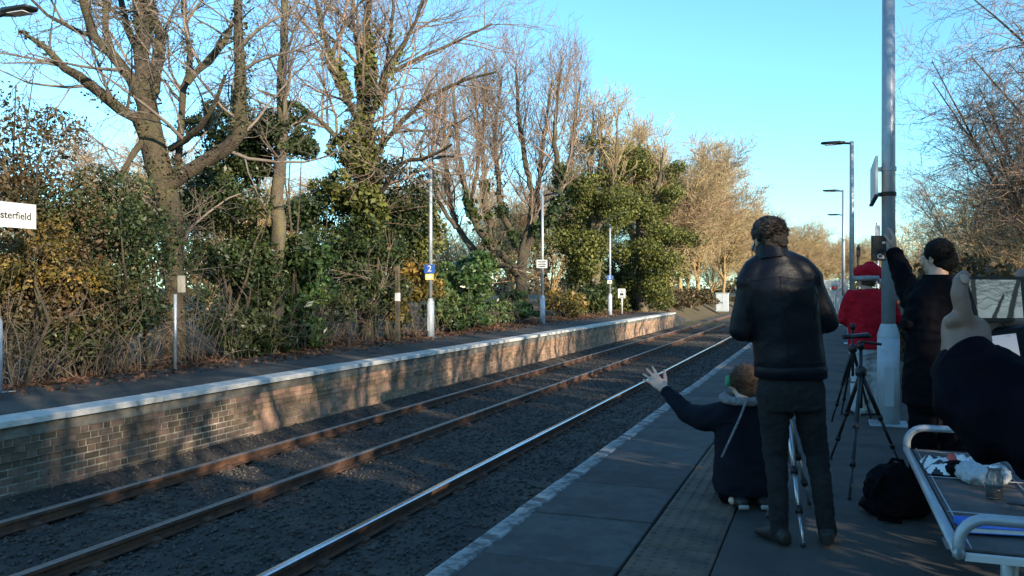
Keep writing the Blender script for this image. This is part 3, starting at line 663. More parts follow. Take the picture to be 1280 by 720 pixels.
for i, (u, d_, s, k) in enumerate(((60,34,1.0,0),(170,38,1.0,1),(260,42,1.2,0),(330,46,1.0,1),(420,52,1.1,0),(500,56,1.2,1),(585,60,1.3,0),(640,66,1.2,1),(690,72,1.4,0),(730,80,1.5,1),(790,90,1.5,0),(830,98,1.5,1),(560,75,1.2,0),(860,108,1.4,1),(890,125,1.5,0))):
    place(gold if k else olive, u, 380, d_, 'leafless field tree beyond the '+('name board shrub','brown-green shrub left of the big trunk','dark glossy bush','bright laurel bush','dark shrub under the ivy-clad tree','yellow-leaved shrub','green shrub right of the number sign','gnarled tree','orange-yellow shrub','undergrowth below the ivy-smothered trees','twiggy ivy-smothered tree','reddish-gold tree','low shrub under the gnarled tree','bramble bank by the ramp','trackside cabinet')[i], s*(.8 if k else 1), i*.9)['group'] = 'leafless trees in the field beyond the hedge'
# hedge and shrubs behind the far platform
def B(u, v, d, rx, rz, ry=None): return (P(u, v, d), (rx, ry or rx, rz))
shrub('evergreen_shrub', 'tall dark evergreen shrub behind the station name board', [B(10,230,14.5,1.7,1.8),B(20,320,14,1.8,1.5),B(60,400,13.8,1.7,.9),B(-60,300,14,2,2.2),B(50,190,15.5,1.3,1.3)], 36000, .066, M['leaf_brown'], stems=14)
shrub('evergreen_shrub', 'dark brown-green shrub left of the big trunk', [B(120,260,15.5,1.3,1.2),B(130,330,15,1.5,1.1),B(125,400,14.8,1.1,.9),B(90,390,14.2,1.2,.9),B(140,290,16,.8,1.1)], 30000, .064, M['leaf_dark'], stems=12)
shrub('yellowing_shrub', 'yellowing shrub patch in the hedge beside the name board post', [B(30,330,12.9,.7,.5),B(85,350,13.3,.7,.5),B(60,300,13.4,.6,.4)], 5000, .052, M['leaf_autumn'], stems=5, fill=.7)
shrub('holly_bush', 'dark glossy bush filling the gap right of the big trunk', [B(285,215,19,1.0,1.3),B(290,290,18.5,1.2,1.2),B(300,370,18.4,.9,1.2),B(305,410,18.0,.8,.8),B(318,180,19.5,.9,1.0),B(270,160,20,.8,.6)], 28000, .078, M['leaf_dark'], stems=10)
shrub('ivy_clump', 'ivy bush high on the slender tree', [B(345,165,19.2,.75,.75),B(372,180,19.5,.6,.6),B(330,200,19.4,.6,.5)], 6000, .09, M['leaf_dark'], stems=3)
shrub('laurel_bush', 'bright green laurel bush at the hedge foot', [B(385,370,18.9,.7,1.0),B(375,415,18.4,.7,.5),B(395,330,19.2,.6,.6)], 6500, .15, M['leaf_laurel'], stems=6, asp=.4)
shrub('laurel_bush', 'broad dull green laurel between the big trunk and bright laurel', [B(335,330,19.5,1.1,1.2),B(330,400,18.8,1.1,.8),B(305,345,19.2,.7,.8)], 12000, .13, M['leaf_dark'], stems=8, asp=.4)
shrub('evergreen_shrub', 'dark shrub mass at the foot of the ivy-clad tree', [B(425,300,23,1.3,1.3),B(430,370,22,1.4,1.0),B(480,330,23.5,1.3,1.3),B(400,270,23.5,1.1,.9),B(500,260,25,1.3,1.3),B(470,230,24.5,1.1,1.1)], 24000, .1, M['leaf_dark'], stems=12)
shrub('ivy_bank', 'sunlit ivy mass climbing the ivy-clad tree', [B(445,185,23.6,.7,1.0),B(430,240,23.4,.8,.9),B(462,255,23.2,.8,1.0),B(520,290,25,1.1,1.0)], 12000, .12, M['leaf_ivy'], stems=5)
shrub('yellow_leaved_shrub', 'yellow-leaved shrub behind the platform number lamp post', [B(512,355,25,.9,.8),B(495,385,24.6,.6,.5),B(535,365,25.5,.6,.6)], 6000, .12, M['leaf_autumn'], stems=6, fill=.7)
shrub('evergreen_shrub', 'green shrub right of the platform number lamp post', [B(565,350,28,1.1,1.0),B(560,385,27,1.2,.7),B(595,340,29,.9,1.0),B(590,390,28,1.0,.5)], 14000, .13, M['leaf_laurel'], stems=8)
shrub('low_shrub', 'low green shrub under the gnarled tree', [B(620,388,33,1.0,.5),B(650,390,35,1.0,.4),B(640,375,36,.8,.5)], 6000, .13, M['leaf_laurel'], stems=4)
shrub('autumn_shrub', 'orange-yellow shrub beside the white notice lamp post', [B(702,372,41,1.1,.9),B(716,382,42,.9,.6)], 5000, .15, M['leaf_autumn'], stems=6, fill=.7)
shrub('evergreen_shrub', 'dark undergrowth below the ivy-smothered trees', [B(740,360,46,1.5,1.4),B(775,355,49,1.7,1.6),B(810,365,52,1.5,1.3),B(770,385,48,2.0,.6),B(730,330,47,1.2,1.2),B(800,320,52,1.5,1.4)], 22000, .17, M['leaf_dark'], stems=10)
shrub('bramble_bank', 'low dark bramble bank beyond the platform ramp', [B(838,380,66,2.2,1.0),B(862,378,78,2.6,1.4),B(912,382,96,2.6,1.3),B(845,378,72,2.2,1.3),B(885,378,92,2.8,1.5),B(935,380,104,2.8,1.4),B(820,376,70,2.4,1.6)], 24000, .2, M['leaf_brown'], stems=8, sub=6)
shrub('scrub_hedge', 'brown scrub growing through the fence behind the dark-haired person', [B(1150,410,12,.55,.6),B(1175,380,14,.7,.8),B(1130,395,16,.6,.6),B(1210,370,15,.8,.9)], 7000, .09, M['leaf_brown'], stems=10)
# leaf litter
n = 26000; y = 5+48*rng.random(n)**1.4; x = -11.05-1.3*rng.random(n)+.35*np.sin(y*2.1)*rng.random(n)
x = np.where(rng.random(n) < .12, -10.9+.9*rng.random(n)**2, x); C = np.stack([x, y, np.where(x > -11.19, GZ+.012, gh(x, y)+.03)+.05*rng.random(n)*(x < -11.2)], 1)
tag(part('leaf_litter', *leaves(C, .075, 2.0, .7), M['litter'], None), 'fallen russet leaves along the foot of the hedge', 'leaves', kind='stuff')
# thin undergrowth stems in the hedge
for k, (u0, u1, dd, lab) in enumerate(((-20, 190, 13.6, 'tangle of bare stems at the foot of the left shrubs'), (230, 470, 18.3, 'tangle of bare stems under the laurels'), (470, 740, 28, 'tangle of bare stems under the yellow-leaved shrub and gnarled tree'))):
    polys = []
    for i in range(230):
        u = R.uniform(u0, u1); X = R.uniform(-12.6, -11.25) if k < 2 else R.uniform(-13, -11.3); p = PX(u, 400, X); p.z = -1.55
        q = []; grow(q, p, Vector((R.gauss(0,.35), R.gauss(0,.35), 1)), R.uniform(.6, 2.3), R.uniform(.005,.011), 1, cfg(up=[0,-.03,0,0], wob=[0,.22,.25,.2], dens=[0,1.6,0], seg=[4,5,3], len=[1,.6,.4], rmin=.004))
        polys += [(a, b, 3) for _, a, b in q]
    tag(part('bare_undergrowth', *tubes(polys), M['twig'], None), lab, 'undergrowth', kind='stuff')
R.seed(99); rng = np.random.default_rng(99)
# trees on the sunny side of the near platform, beside and behind the photographer
shade = generic('platform_tree', 'tree', 9.5, 3.8, cfg(dens=[2.4,2.8,3.2], len=[2.4,1.2,.6], rmin=.008), M['bark'], M['twig'], 9, 'trees along the lane behind the photographer', fork=.2)
SH = [(7.5,-3),(8.5,3.5),(7,7.5),(13,-14),(11,-9),(13,-1),(14,6),(15,11)]
for i, (x, y) in enumerate(SH):
    if i == 0: shade.location = (x, y, -1.55); shade['label'] = 'leafless tree by the lane behind the photographer'
    else: copy_tree(shade, (x, y, -1.55), i*1.9, R.uniform(.9, 1.2), 'leafless tree by the lane behind the photographer')
for i, (x, y, h, r_) in enumerate(((6.0,-6,3.2,2.0),(5.2,-1.5,3.0,1.8),(7.2,6.2,3.0,1.9),(9,-12,3.4,2.4),(4.4,-3.8,2.6,1.6),(9.2,-2.0,3.6,2.2),(8.2,-8,3.6,2.3),(11.5,1.5,4.2,2.6),(7.5,-4.5,4.6,2.2))):
    c = Vector((x, y, -1.5+h*.62)); shrub('conifer_hedge', 'clipped evergreen hedge shrub by the lane behind the photographer', [(c, (r_, r_, h*.7)), (c+Vector((0,0,h*.5)), (r_*.7, r_*.7, h*.45))], 5200, .22, M['leaf_dark'], group='evergreens by the lane behind the photographer', stems=4, fill=.6)
young = generic('young_tree', 'young', 7.5, 1.3, cfg(dens=[.9,1.6,2.2], len=[1.6,.9,.5], rmin=.006, ang=(15,35)), M['bark'], M['twig'], 4, 'slender young trees beyond the boundary hedge', fork=.5)
for i, (x, y) in enumerate(((5.6,12.6),(6.3,14.0),(5.9,15.6),(6.8,17.2),(6.1,19.0),(7.0,20.8),(6.4,22.9),(7.2,25.2),(6.6,27.4),(7.4,30))):
    if i == 0: young.location = (x, y, -1.5); young['label'] = 'slender young bare tree in the row beyond the boundary hedge'
    else: copy_tree(young, (x, y, -1.5), i*2.1, R.uniform(.9, 1.15), 'slender young bare tree in the row beyond the boundary hedge')
# far hedgerow across the field
n = 16000; t_ = rng.random(n); hx = np.where(t_ < .6, -48+6*rng.random(n), -48+(t_-.6)/.4*75); hy = np.where(t_ < .6, -10+t_/.6*190, 178+6*rng.random(n))
hz = -1.5+(3.2+1.6*np.sin(hx*.3+hy*.17)+1.0*np.sin(hy*.61))*rng.random(n)**.8
tag(part('distant_hedgerow', *leaves(np.stack([hx, hy, hz], 1), .55, .2, .7), M['leaf_brown'], None), 'brown hedgerow running across the far side of the field', 'hedgerow', kind='stuff')
for i in range(14):
    c = Vector((2.6+R.uniform(-.2,.3), -2+i*2.6, -.75)); shrub('boundary_hedge', 'clipped length of boundary hedge behind the chain link fence', [(c, (.75, 1.5, 1.0)), (c+Vector((0, 1.0, .25)), (.6, .9, .8))], (1100 if 1 <= i <= 4 else 5200), .1, M['leaf_brown'], group='boundary hedge lengths', stems=5, fill=.6, sub=10)
# ---------------------------------------------------------------- people
def organic(name, parent, m, mb, voxel=.01, it=6, wr=0, ws=9.0, fold=None):
    me = bpy.data.meshes.new('tmp'); me.from_pydata([tuple(v) for v in mb.v], [], mb.f)
    o = bpy.data.objects.new('tmp', me); COL.objects.link(o)
    r = o.modifiers.new('r', 'REMESH'); r.mode = 'VOXEL'; r.voxel_size = voxel
    if it: s = o.modifiers.new('s', 'SMOOTH'); s.factor = .5; s.iterations = it
    dg = bpy.context.evaluated_depsgraph_get(); e = bpy.data.meshes.new_from_object(o.evaluated_get(dg)); bpy.data.objects.remove(o)
    if wr:
        N = [v.normal.copy() for v in e.vertices]
        for v, n in zip(e.vertices, N):
            q = v.co*ws; a = 1-abs(noise.noise(Vector((q.x, q.y, q.z*1.7))))*2.2; b = noise.noise(q*2.6+Vector((3, 1, 7)))
            v.co = v.co+n*wr*(a*.8+b*.45)
    e.transform(Matrix.Translation(-wloc(parent))); e.name = name; e.materials.clear(); e.materials.append(m)
    e.polygons.foreach_set('use_smooth', np.ones(len(e.polygons), dtype=bool)); e.update()
    return link(name, e, parent)
UP = Vector((0, 0, 1)); CR = Vector((cY, sY, 0)); CF = Vector((-sY, cY, 0))
def hand(mb, wrist, fdir, palm, thumb, sc=1.0, curl=(.35,.4,.45,.5), spread=.12, tcurl=.3, tang=.75):
    f = Vector(fdir).normalized(); n = Vector(palm); n = (n-f*n.dot(f)).normalized(); t = Vector(thumb); t = (t-f*t.dot(f)-n*t.dot(n)).normalized(); w = Vector(wrist)
    L = .098*sc; kn = w+f*L
    mb.loft([(w-f*.03*sc, t*.027*sc, n*.02*sc), (w+f*.02*sc, t*.032*sc, n*.019*sc), (w+f*.06*sc, t*.041*sc, n*.0165*sc), (w+f*.095*sc, t*.041*sc, n*.012*sc)], 16, p=2.6)
    tips = []
    for k, (off, ln, r) in enumerate(((.030,.078,.0098),(.010,.088,.0102),(-.011,.081,.0096),(-.030,.062,.0085))):
        p = kn+t*off*sc-f*abs(off+.005)*.22*sc; a = 0; pts = [p-f*.02*sc, p]; c = curl[k]
        d0 = (f+t*spread*(off/.03)).normalized()
        for ph in (.45, .31, .24):
            a += c; dd = d0*math.cos(a)+n*math.sin(a); p = p+dd*ln*ph*sc; pts.append(p)
        mb.chain(pts, [r*sc*1.05, r*sc*1.08, r*sc, r*sc*.92, r*sc*.78], 10); tips.append(p)
    b = w+f*.022*sc+t*.026*sc+n*.006*sc; d0 = (f*math.cos(tang)+t*math.sin(tang)+n*.25).normalized(); pts = [b]; p = b; a = 0
    for ph in (.046, .034, .027):
        dd = (d0*math.cos(a)+(f*.6+n*.8).normalized()*math.sin(a)).normalized(); p = p+dd*ph*sc; pts.append(p); a += tcurl
    mb.chain(pts, [.0155*sc, .0135*sc, .0115*sc, .0095*sc], 10); return tips
def head(mb, c, fwd, up=UP, s=1.0):
    f = Vector(fwd).normalized(); u = (Vector(up)-f*Vector(up).dot(f)).normalized(); x = f.cross(u); Mx = Matrix((x, f, u)).transposed()
    g = lambda a, b, z: Vector(c)+(x*a+f*b+u*z)*s
    mb.ell(g(0,-.01,.03), (.076*s,.096*s,.092*s), 16, 12, Mx); mb.ell(g(0,.025,-.045), (.06*s,.07*s,.075*s), 14, 10, Mx)
    mb.cap(g(0,.06,-.095), .026*s, g(0,.05,-.075), .035*s); mb.cap(g(0,.093,.02), .009*s, g(0,.112,-.02), .014*s)
    for q in (-1, 1):
        mb.cap(g(q*.012,.088,.03), .012*s, g(q*.045,.078,.032), .012*s); mb.ell(g(q*.048,.066,-.03), (.026*s,.02*s,.026*s), 10, 8, Mx)
        mb.ell(g(q*.079,-.008,-.012), (.009*s,.018*s,.032*s), 10, 8, Mx)
    mb.cap(g(-.018,.088,-.062), .008*s, g(.018,.088,-.062), .008*s)
    return g
def eyes(g, parent):
    for q in (-1, 1): MB().ell(g(q*.031,.083,.012), (.011,)*3, 10, 8).out('eye', M['eye'], parent, True)
def tufts(name, parent, m, c, rads, n, L, seed=1, keep=None, r=.0035, curl=.5):
    polys = []; c = Vector(c)
    for i in range(n):
        d = rv().normalized()
        if keep and not keep(d): continue
        p = c+Vector((d.x*rads[0], d.y*rads[1], d.z*rads[2])); t = (rv()*.6+d*.6+Vector((0,0,-.35))).normalized(); pts = [p-d*.01]
        for k in range(3): pts.append(pts[-1]+t*L/3*R.uniform(.6,1.3)); t = (t+rv()*curl).normalized()
        polys.append((pts, [r,r,r*.8,r*.3], 3))
    V, Fc = tubes(polys); return part(name, V, Fc, m, parent, True)
def shoe(mb, ankle, toe, h=.1, w=.048):
    a = Vector(ankle); d = Vector(toe); d.z = 0; d.normalize(); x = d.cross(UP); z0 = GZ+.004
    g = lambda f, z: Vector((a.x, a.y, 0))+d*f+UP*(z0+z)
    mb.loft([(g(-.075,.04), x*.03, UP*.036), (g(-.05,.05), x*.04, UP*.046), (g(.0,.06), x*.042, UP*.056), (g(.06,.05), x*.044, UP*.046), (g(.13,.034), x*w, UP*.032), (g(.185,.026), x*.04, UP*.024), (g(.2,.022), x*.02, UP*.014)], 16, p=2.6)
    mb.cap(g(-.012,.06), .046, a+UP*.02, .048)

# --- the man in the dark leather jacket
d = 4.75; g0 = P(1000, 681, d); g0.z = GZ
man = thing('person', g0, 'person in dark jacket and grey trousers standing with their back turned', 'person')
J = lambda u, v, e=0: P(u, v, d+e)
hc = J(960, 300, .02); fw = (CF-CR*.25-UP*.22)
b = MB(); g = head(b, hc, fw, UP)
neck = J(965, 322)
b.cap(hc-UP*.06-CF*.02, .055, neck, .062)
Sl, Sr = J(938, 352), J(1011, 350); El, Er = J(926, 412, .02), J(1034, 402, .02); Wl, Wr = J(950, 420, .3), J(1000, 412, .3)
hipL, hipR = J(966, 480), J(1010, 480); kL, kR = J(969, 568, .03), J(1021, 568, .03); aL, aR = J(974, 658), J(1034, 660)
pel = J(988, 462); chest = J(974, 372)
b.loft([(pel-UP*.1, CR*.13, CF*.09), (pel, CR*.14, CF*.09), (J(982,415), CR*.14, CF*.09), (chest, CR*.16, CF*.1), (J(973,338), CR*.14, CF*.08), (J(968,325), CR*.07, CF*.06)])
for s_, e_, w_ in ((Sl,El,Wl),(Sr,Er,Wr)): b.chain([s_, e_, w_], [.055,.042,.03])
for h_, k_, a_ in ((hipL,kL,aL),(hipR,kR,aR)): b.chain([h_, k_, a_], [.07,.052,.038]); b.cap(a_, .036, a_+CF*.1-UP*.055, .024)
tl = hand(b, Wl, CF+CR*.3, -UP+CR*.6, CF+UP, .95); tr = hand(b, Wr, CF-CR*.35, -UP-CR*.6, UP, .95)
body = organic('body', man, M['skin'], b, .0075, 3); eyes(g, body)
j = MB()
j.loft([(J(988,464), CR*.195, CF*.14), (J(987,452), CR*.197, CF*.145), (J(984,425), CR*.19, CF*.138), (J(979,390), CR*.2, CF*.14), (J(975,360), CR*.205, CF*.14), (J(974,345), CR*.17, CF*.115), (J(971,328), CR*.115, CF*.09), (J(967,314), CR*.075, CF*.075)], 24)
j.chain([J(966,320), J(945,336), Sl], [.06,.07,.08]); j.chain([J(968,320), J(1000,335), Sr], [.06,.07,.08])
j.chain([Sl+CR*.02, El, El.lerp(Wl, .25), Wl-CF*.06], [.084,.068,.06,.048]); j.chain([Sr-CR*.02, Er, Er.lerp(Wr, .25), Wr-CF*.06], [.086,.066,.06,.048])
jk = organic('jacket', man, M['leather'], j, .011, 7, .0035, 4.5)
c = MB(); cc = J(965, 317); ax = (UP+CF*.12-CR*.08).normalized()
for k in range(1): c.tube([cc-ax*.03, cc+ax*.02, cc+ax*.055], [.1,.088,.084], 28, caps=False)
c.tube([cc+ax*.053, cc+ax*.05, cc-ax*.02], [.082,.079,.08], 28, caps=False); c.out('collar', M['leather'], jk, True)
h = MB(); hm = J(988, 461)
h.loft([(hm-UP*.05, CR*.19, CF*.143), (hm-UP*.045, CR*.198, CF*.15), (hm+UP*.01, CR*.2, CF*.151), (hm+UP*.02, CR*.196, CF*.146)], 28); h.out('waistband', M['leather'], jk, True)
tr_ = MB(); tr_.loft([(J(988,466), CR*.165, CF*.12), (J(988,490), CR*.182, CF*.135), (J(989,512), CR*.175, CF*.12)], 20)
tr_.chain([hipL-UP*.03, J(968,525,.01), kL, J(972,600,.0), aL-UP*.02], [.092,.083,.067,.056,.05]); tr_.chain([hipR-UP*.03, J(1013,525,.01), kR, J(1026,600,.0), aR-UP*.02], [.092,.082,.066,.056,.05])
organic('trousers', man, M['trouser'], tr_, .01, 3, .006, 14)
for a_, dr in ((aL, CF-CR*.35), (aR, CF+CR*.45)): s_ = MB(); shoe(s_, Vector((a_.x,a_.y,GZ+.1)), dr); organic('shoe', man, M['shoe'], s_, .008, 4)
hr = MB(); hx = (CF-CR*.25).normalized(); hb = hc-hx*.015+UP*.045
hr.ell(hb, (.093,.1,.085), 16, 12); hr.ell(hc-hx*.055-UP*.005, (.078,.055,.07), 14, 10); hr.cap(hc-hx*.05-UP*.055, .045, hc-hx*.06, .05)
hh = organic('hair', man, M['hair_dark'], hr, .008, 2, .013, 22)
tufts('hair_curls', hh, M['hair_dark'], hb-hx*.01, (.09,.096,.083), 2200, .028, keep=lambda q: q.z > -.55 and not (q.dot(hx) > .55 and q.z < .3), curl=.8)
MB().chain([hc-CR*.072-UP*.02+hx*.005, hc-CR*.08-UP*.06+hx*.02, hc-CR*.06-UP*.14+hx*.06], [.005,.0025,.0025], 6).out('earphone_cable', M['blackplastic'], man)

# stitched seams laid on the cloth surface
def seam(o, name, pxs, dd, m, r=.0028, step=6, flip=1):
    pts = []
    for (u0, v0), (u1, v1) in zip(pxs, pxs[1:]):
        k = max(1, int(math.hypot(u1-u0, v1-v0)/step))
        for i in range(k+1):
            a = P(u0+(u1-u0)*i/k, v0+(v1-v0)*i/k, 1.0).normalized(); org = wloc(o)
            ok, loc, nn, _ = o.ray_cast(a*(dd-.6)-org, a, distance=1.6)
            if ok and (not pts or (loc+org-pts[-1]).length > 1e-4): pts.append(loc+org+nn*.0004)
    if len(pts) > 2: MB().tube(pts, r, 6).out(name, m, o, True)
bpy.context.view_layer.update()
for px in ([(938,352),(975,346),(1012,351)], [(936,345),(931,372),(936,402)], [(1012,342),(1022,372),(1018,400)], [(975,346),(980,400),(986,455)], [(945,452),(988,455),(1031,452)]): seam(jk, 'seam', px, 5.0, M['leather'])
trs = [o for o in man.children if o.name.startswith('trousers')][0]
for px in ([(989,474),(989,512)], [(958,488),(980,488),(980,506),(969,510),(958,506),(958,488)], [(998,488),(1020,488),(1020,506),(1009,510),(998,506),(998,488)]): seam(trs, 'seam', px, 5.0, M['trouser'], .0022, 4)

# --- tripods
def tripod(apex, feet, label, leg_m, head_kind=0, hub=.45):
    base = Vector((apex.x, apex.y, GZ)); t = thing('tripod', base, label, 'tripod', 'camera tripods on the near platform')
    top = Vector(apex); sh = top-UP*hub*.62
    MB().tube([top-UP*.03, sh-UP*.28], .014, 8).out('centre_column', leg_m, t, True)
    MB().tube([sh+UP*.05, sh+UP*.03, sh-UP*.02, sh-UP*.04], [.022,.042,.042,.025], 10).out('shoulder', M['blackplastic'], t, True)
    for f in feet:
        f = Vector(f); f.z = GZ+.008; a = sh+(f-sh).normalized()*.03; k = a.lerp(f, .45); k2 = a.lerp(f, .75)
        lg = MB().tube([a, k], .0165, 8).tube([k, k2], .013, 8).tube([k2, f+UP*.012], .0095, 8).out('leg', leg_m, t, True)
        for q in (k, k2): MB().tube([q-(f-a).normalized()*.03, q+(f-a).normalized()*.012], .021, 8).out('clamp', M['blackplastic'], lg, True)
        MB().ell(f+UP*.004, (.016,.016,.012), 8, 6).out('rubber_foot', M['blackplastic'], lg, True)
    m = sh.lerp(Vector((sh.x, sh.y, GZ)), .42)
    for f in feet:
        f = Vector(f); f.z = GZ; MB().tube([m, sh.lerp(f, .42)], .006, 6).out('brace', M['blackplastic'], t)
    hd = MB().tube([top-UP*.08, top-UP*.02], .026, 10).box((-.035,-.05,-.022), (.035,.05,.0), 0, face_mx(top+UP*.012, UP)).out('pan_head', M['blackplastic'], t, True)
    if head_kind == 1:
        MB().tube([top-UP*.02, top+CR*.16-UP*.04], .011, 8).out('pan_handle', M['blackplastic'], hd, True)
        pl = MB(); pl.loft([(top+UP*.02-CR*.09, CF*.03, UP*.012), (top+UP*.025-CR*.02, CF*.04, UP*.02), (top+UP*.03+CR*.05, CF*.045, UP*.022), (top+UP*.02+CR*.075, CF*.03, UP*.012)], 12); pl.out('tilt_plate', M['blackplastic'], hd, True)
        MB().tube([top-CR*.14+UP*.02, top-CR*.08+UP*.022], .02, 10).out('quick_lever', M['darkmetal'], hd)
    return t
tp = P(1076, 424, 6.6)
tripod(tp, [P(1039,572,7.1), P(1128,592,6.65), P(1062,626,5.75)], 'empty black tripod standing between the bag and the thick lamp post', M['darkmetal'], 1, .42)
tp2 = P(1066, 402, 8.6); tripod(tp2, [P(1040,526,9.1), P(1052,512,9.6), P(1088,516,9.3)], 'black tripod in front of the red-suited person', M['darkmetal'], 0, .45)
tp3 = P(984, 452, 5.15)
tripod(tp3, [P(1004,683,4.7), P(960,656,5.3), P(1012,628,5.6)], 'silver-legged tripod seen between the grey trouser legs', M['silver'], 0, .5)
c3 = tp3+UP*.07; cm_ = thing('camcorder', tp3+UP*.013, 'dark camcorder held on the silver-legged tripod', 'camera')
MB().box((-.045,-.09,.0),(.045,.09,.08), 0, face_mx(tp3+UP*.014, UP), bev=.01).out('body', M['blackplastic'], cm_); MB().tube([c3+CF*.06, c3+CF*.14], .03, 14).out('lens_barrel', M['darkmetal'], cm_, True)

# --- the kneeling woman pointing along the track
d = 5.7; g0 = P(927, 627, d); g0.z = GZ
wo = thing('person', g0, 'person in dark hooded coat kneeling low with one bare hand stretched out', 'person')
J = lambda u, v, e=0: P(u, v, d+e)
hc = J(928, 477, .06); fw = (CF-CR*.55-UP*.1).normalized(); b = MB(); g = head(b, hc, fw, UP, .93)
b.cap(hc-UP*.06, .05, J(929,506), .055)
Sl, Sr = J(903,520,.02), J(956,522,.02); El, Wl = J(860,517,.2), J(833,489,.36); Er, Wr = J(970,560,.1), J(955,570,.35)
pel = J(930,588,.0)
b.loft([(pel-UP*.12, CR*.15, CF*.12), (pel, CR*.16, CF*.12), (J(929,550,.02), CR*.13, CF*.09), (J(929,525,.03), CR*.14, CF*.09), (J(929,509,.04), CR*.08, CF*.06)])
b.chain([Sl,El,Wl], [.05,.038,.027]); b.chain([Sr,Er,Wr], [.05,.038,.027])
for s_ in (-1, 1):
    hp = pel+CR*.09*s_; kn = J(929+s_*20,608,.42); kn.z = GZ+.1; an = J(929+s_*18,618,-.02); an.z = GZ+.07
    b.chain([hp, kn, an], [.08,.06,.04]); b.cap(an, .035, an-CF*.1-UP*.03, .03)
hand(b, Wl+(J(806,463,.42)-Wl).normalized()*.012, J(806,463,.42)-Wl, CF*.9+CR*.1-UP*.3, UP*.6+CR*.8, 1.12, (.08,.12,.16,.2), .34, .1, .8)
hand(b, Wr, CF-CR*.4, -UP, -CR, .9)
body = organic('body', wo, M['skin_light'], b, .0065, 3); eyes(g, body)
j = MB(); j.loft([(J(931,614,.0), CR*.2, CF*.19), (J(931,602,.0), CR*.212, CF*.2), (J(930,575,.0), CR*.195, CF*.165), (J(929,545,.02), CR*.188, CF*.145), (J(929,524,.03), CR*.19, CF*.125), (J(929,510,.03), CR*.135, CF*.1), (J(929,500,.04), CR*.085, CF*.08)], 24)
j.chain([Sl+CR*.02, J(880,523,.1), El, El.lerp(Wl,.5), Wl-(Wl-El).normalized()*.0], [.1,.088,.068,.056,.044]); j.chain([Sr-CR*.02, Er, Wr-CF*.05], [.1,.08,.05])
ct = organic('coat', wo, M['navy'], j, .011, 5, .007, 9)
bpy.context.view_layer.update()
for px in ([(905,512),(928,516),(952,512)], [(928,516),(929,560),(930,618)], [(905,512),(899,530),(902,548)], [(896,590),(930,593),(960,590)]): seam(ct, 'seam', px, 5.8, M['navy'], .003)
tw_ = MB()
for s_ in (-1, 1):
    kn = J(929+s_*22,612,.4); kn.z = GZ+.085; an = J(929+s_*19,620,-.06); an.z = GZ+.07
    tw_.chain([pel+CR*.09*s_-UP*.06, kn, an], [.11,.08,.062])
organic('trousers', wo, M['black_cloth'], tw_, .011, 3, .008, 12)
f_ = MB(); n_ = 26; cc = J(928,500,.03)
for k in range(n_):
    a = 2*math.pi*k/n_; q = cc+CR*.125*math.cos(a)+CF*.095*math.sin(a)+UP*(.012-.03*math.sin(a)*-1*.4); f_.ell(q, (.032,.032,.027), 8, 6)
fr = organic('fur_hood_trim', wo, M['grey_fur'], f_, .008, 1, .009, 40)
MB().tube([J(934,498,-.125), J(925,522,-.165), J(913,548,-.195), J(902,572,-.2)], .008, 6).out('bag_strap', M['grey_fur'], wo, True)
for s_ in (-1, 1):
    an = J(929+s_*15,622,-.02); s2 = MB(); q0 = J(923 if s_ < 0 else 950,624,-.12); q0.z = GZ+.045
    s2.loft([(q0+CF*.03, CR*.035, UP*.035), (q0-CF*.04, CR*.042, UP*.038), (q0-CF*.1, CR*.04, UP*.036), (q0-CF*.13, CR*.025, UP*.025)], 14)
    sh = organic('shoe', wo, M['shoe'], s2, .008, 3); s3 = MB(); q1 = q0-CF*.136; s3.loft([(q1-UP*.03, CR*.032, CF*.01), (q1-UP*.012, CR*.036, CF*.012), (q1-UP*.004, CR*.03, CF*.008)], 14); s3.out('sole', M['white_rubber'], sh, True)
hr = MB(); hr.ell(hc-fw*.02+UP*.025, (.098,.1,.096), 16, 12); hr.ell(hc-fw*.05-UP*.035, (.08,.065,.075), 14, 10); hr.chain([hc-fw*.08-UP*.05, hc-fw*.1-UP*.09+CR*.03, hc-fw*.1-UP*.15+CR*.05], [.035,.032,.014])
hh = organic('hair', wo, M['hair_brown'], hr, .007, 2, .006, 26)
tufts('hair_strands', hh, M['hair_brown'], hc-fw*.02+UP*.015, (.089,.093,.09), 1100, .05, keep=lambda q: q.dot(fw) < .4 and q.z > -.6, r=.0022, curl=.3)
ear = hc-CR*.085+CF*.03-UP*.0
hp = MB(); hp.loft([(ear-CR*.02, CF*.028, UP*.036), (ear+CR*.012, CF*.03, UP*.04)], 14, p=2); ho = hp.out('ear_muff', M['green'], wo, True)
MB().loft([(ear-CR*.0215-CF*.012, CF*.006, UP*.03), (ear-CR*.024-CF*.012, CF*.004, UP*.026)], 10).out('ear_muff_edge', M['white_rubber'], ho)

# --- the person in the red suit
d = 9.6; g0 = P(1087, 518.6, d); g0.z = GZ
sa = thing('person', g0, 'person in red suit jacket, pale trousers and red hat with white band', 'person')
J = lambda u, v, e=0: P(u, v, d+e)
hc = J(1083, 350, .05); fw = (CF-CR*.3-UP*.1).normalized(); b = MB(); g = head(b, hc, fw)
b.cap(hc-UP*.06, .055, J(1084,364), .062)
Sl, Sr = J(1064,373), J(1108,373); El, Er = J(1058,397,.1), J(1116,398,.1); Wl, Wr = J(1068,405,.34), J(1100,402,.36); pel = J(1085,424)
b.loft([(pel-UP*.1, CR*.17, CF*.12), (pel, CR*.17, CF*.12), (J(1085,395), CR*.17, CF*.12), (J(1085,372), CR*.15, CF*.09), (J(1085,365), CR*.08, CF*.06)])
b.chain([Sl,El,Wl], [.055,.04,.03]); b.chain([Sr,Er,Wr], [.055,.04,.03])
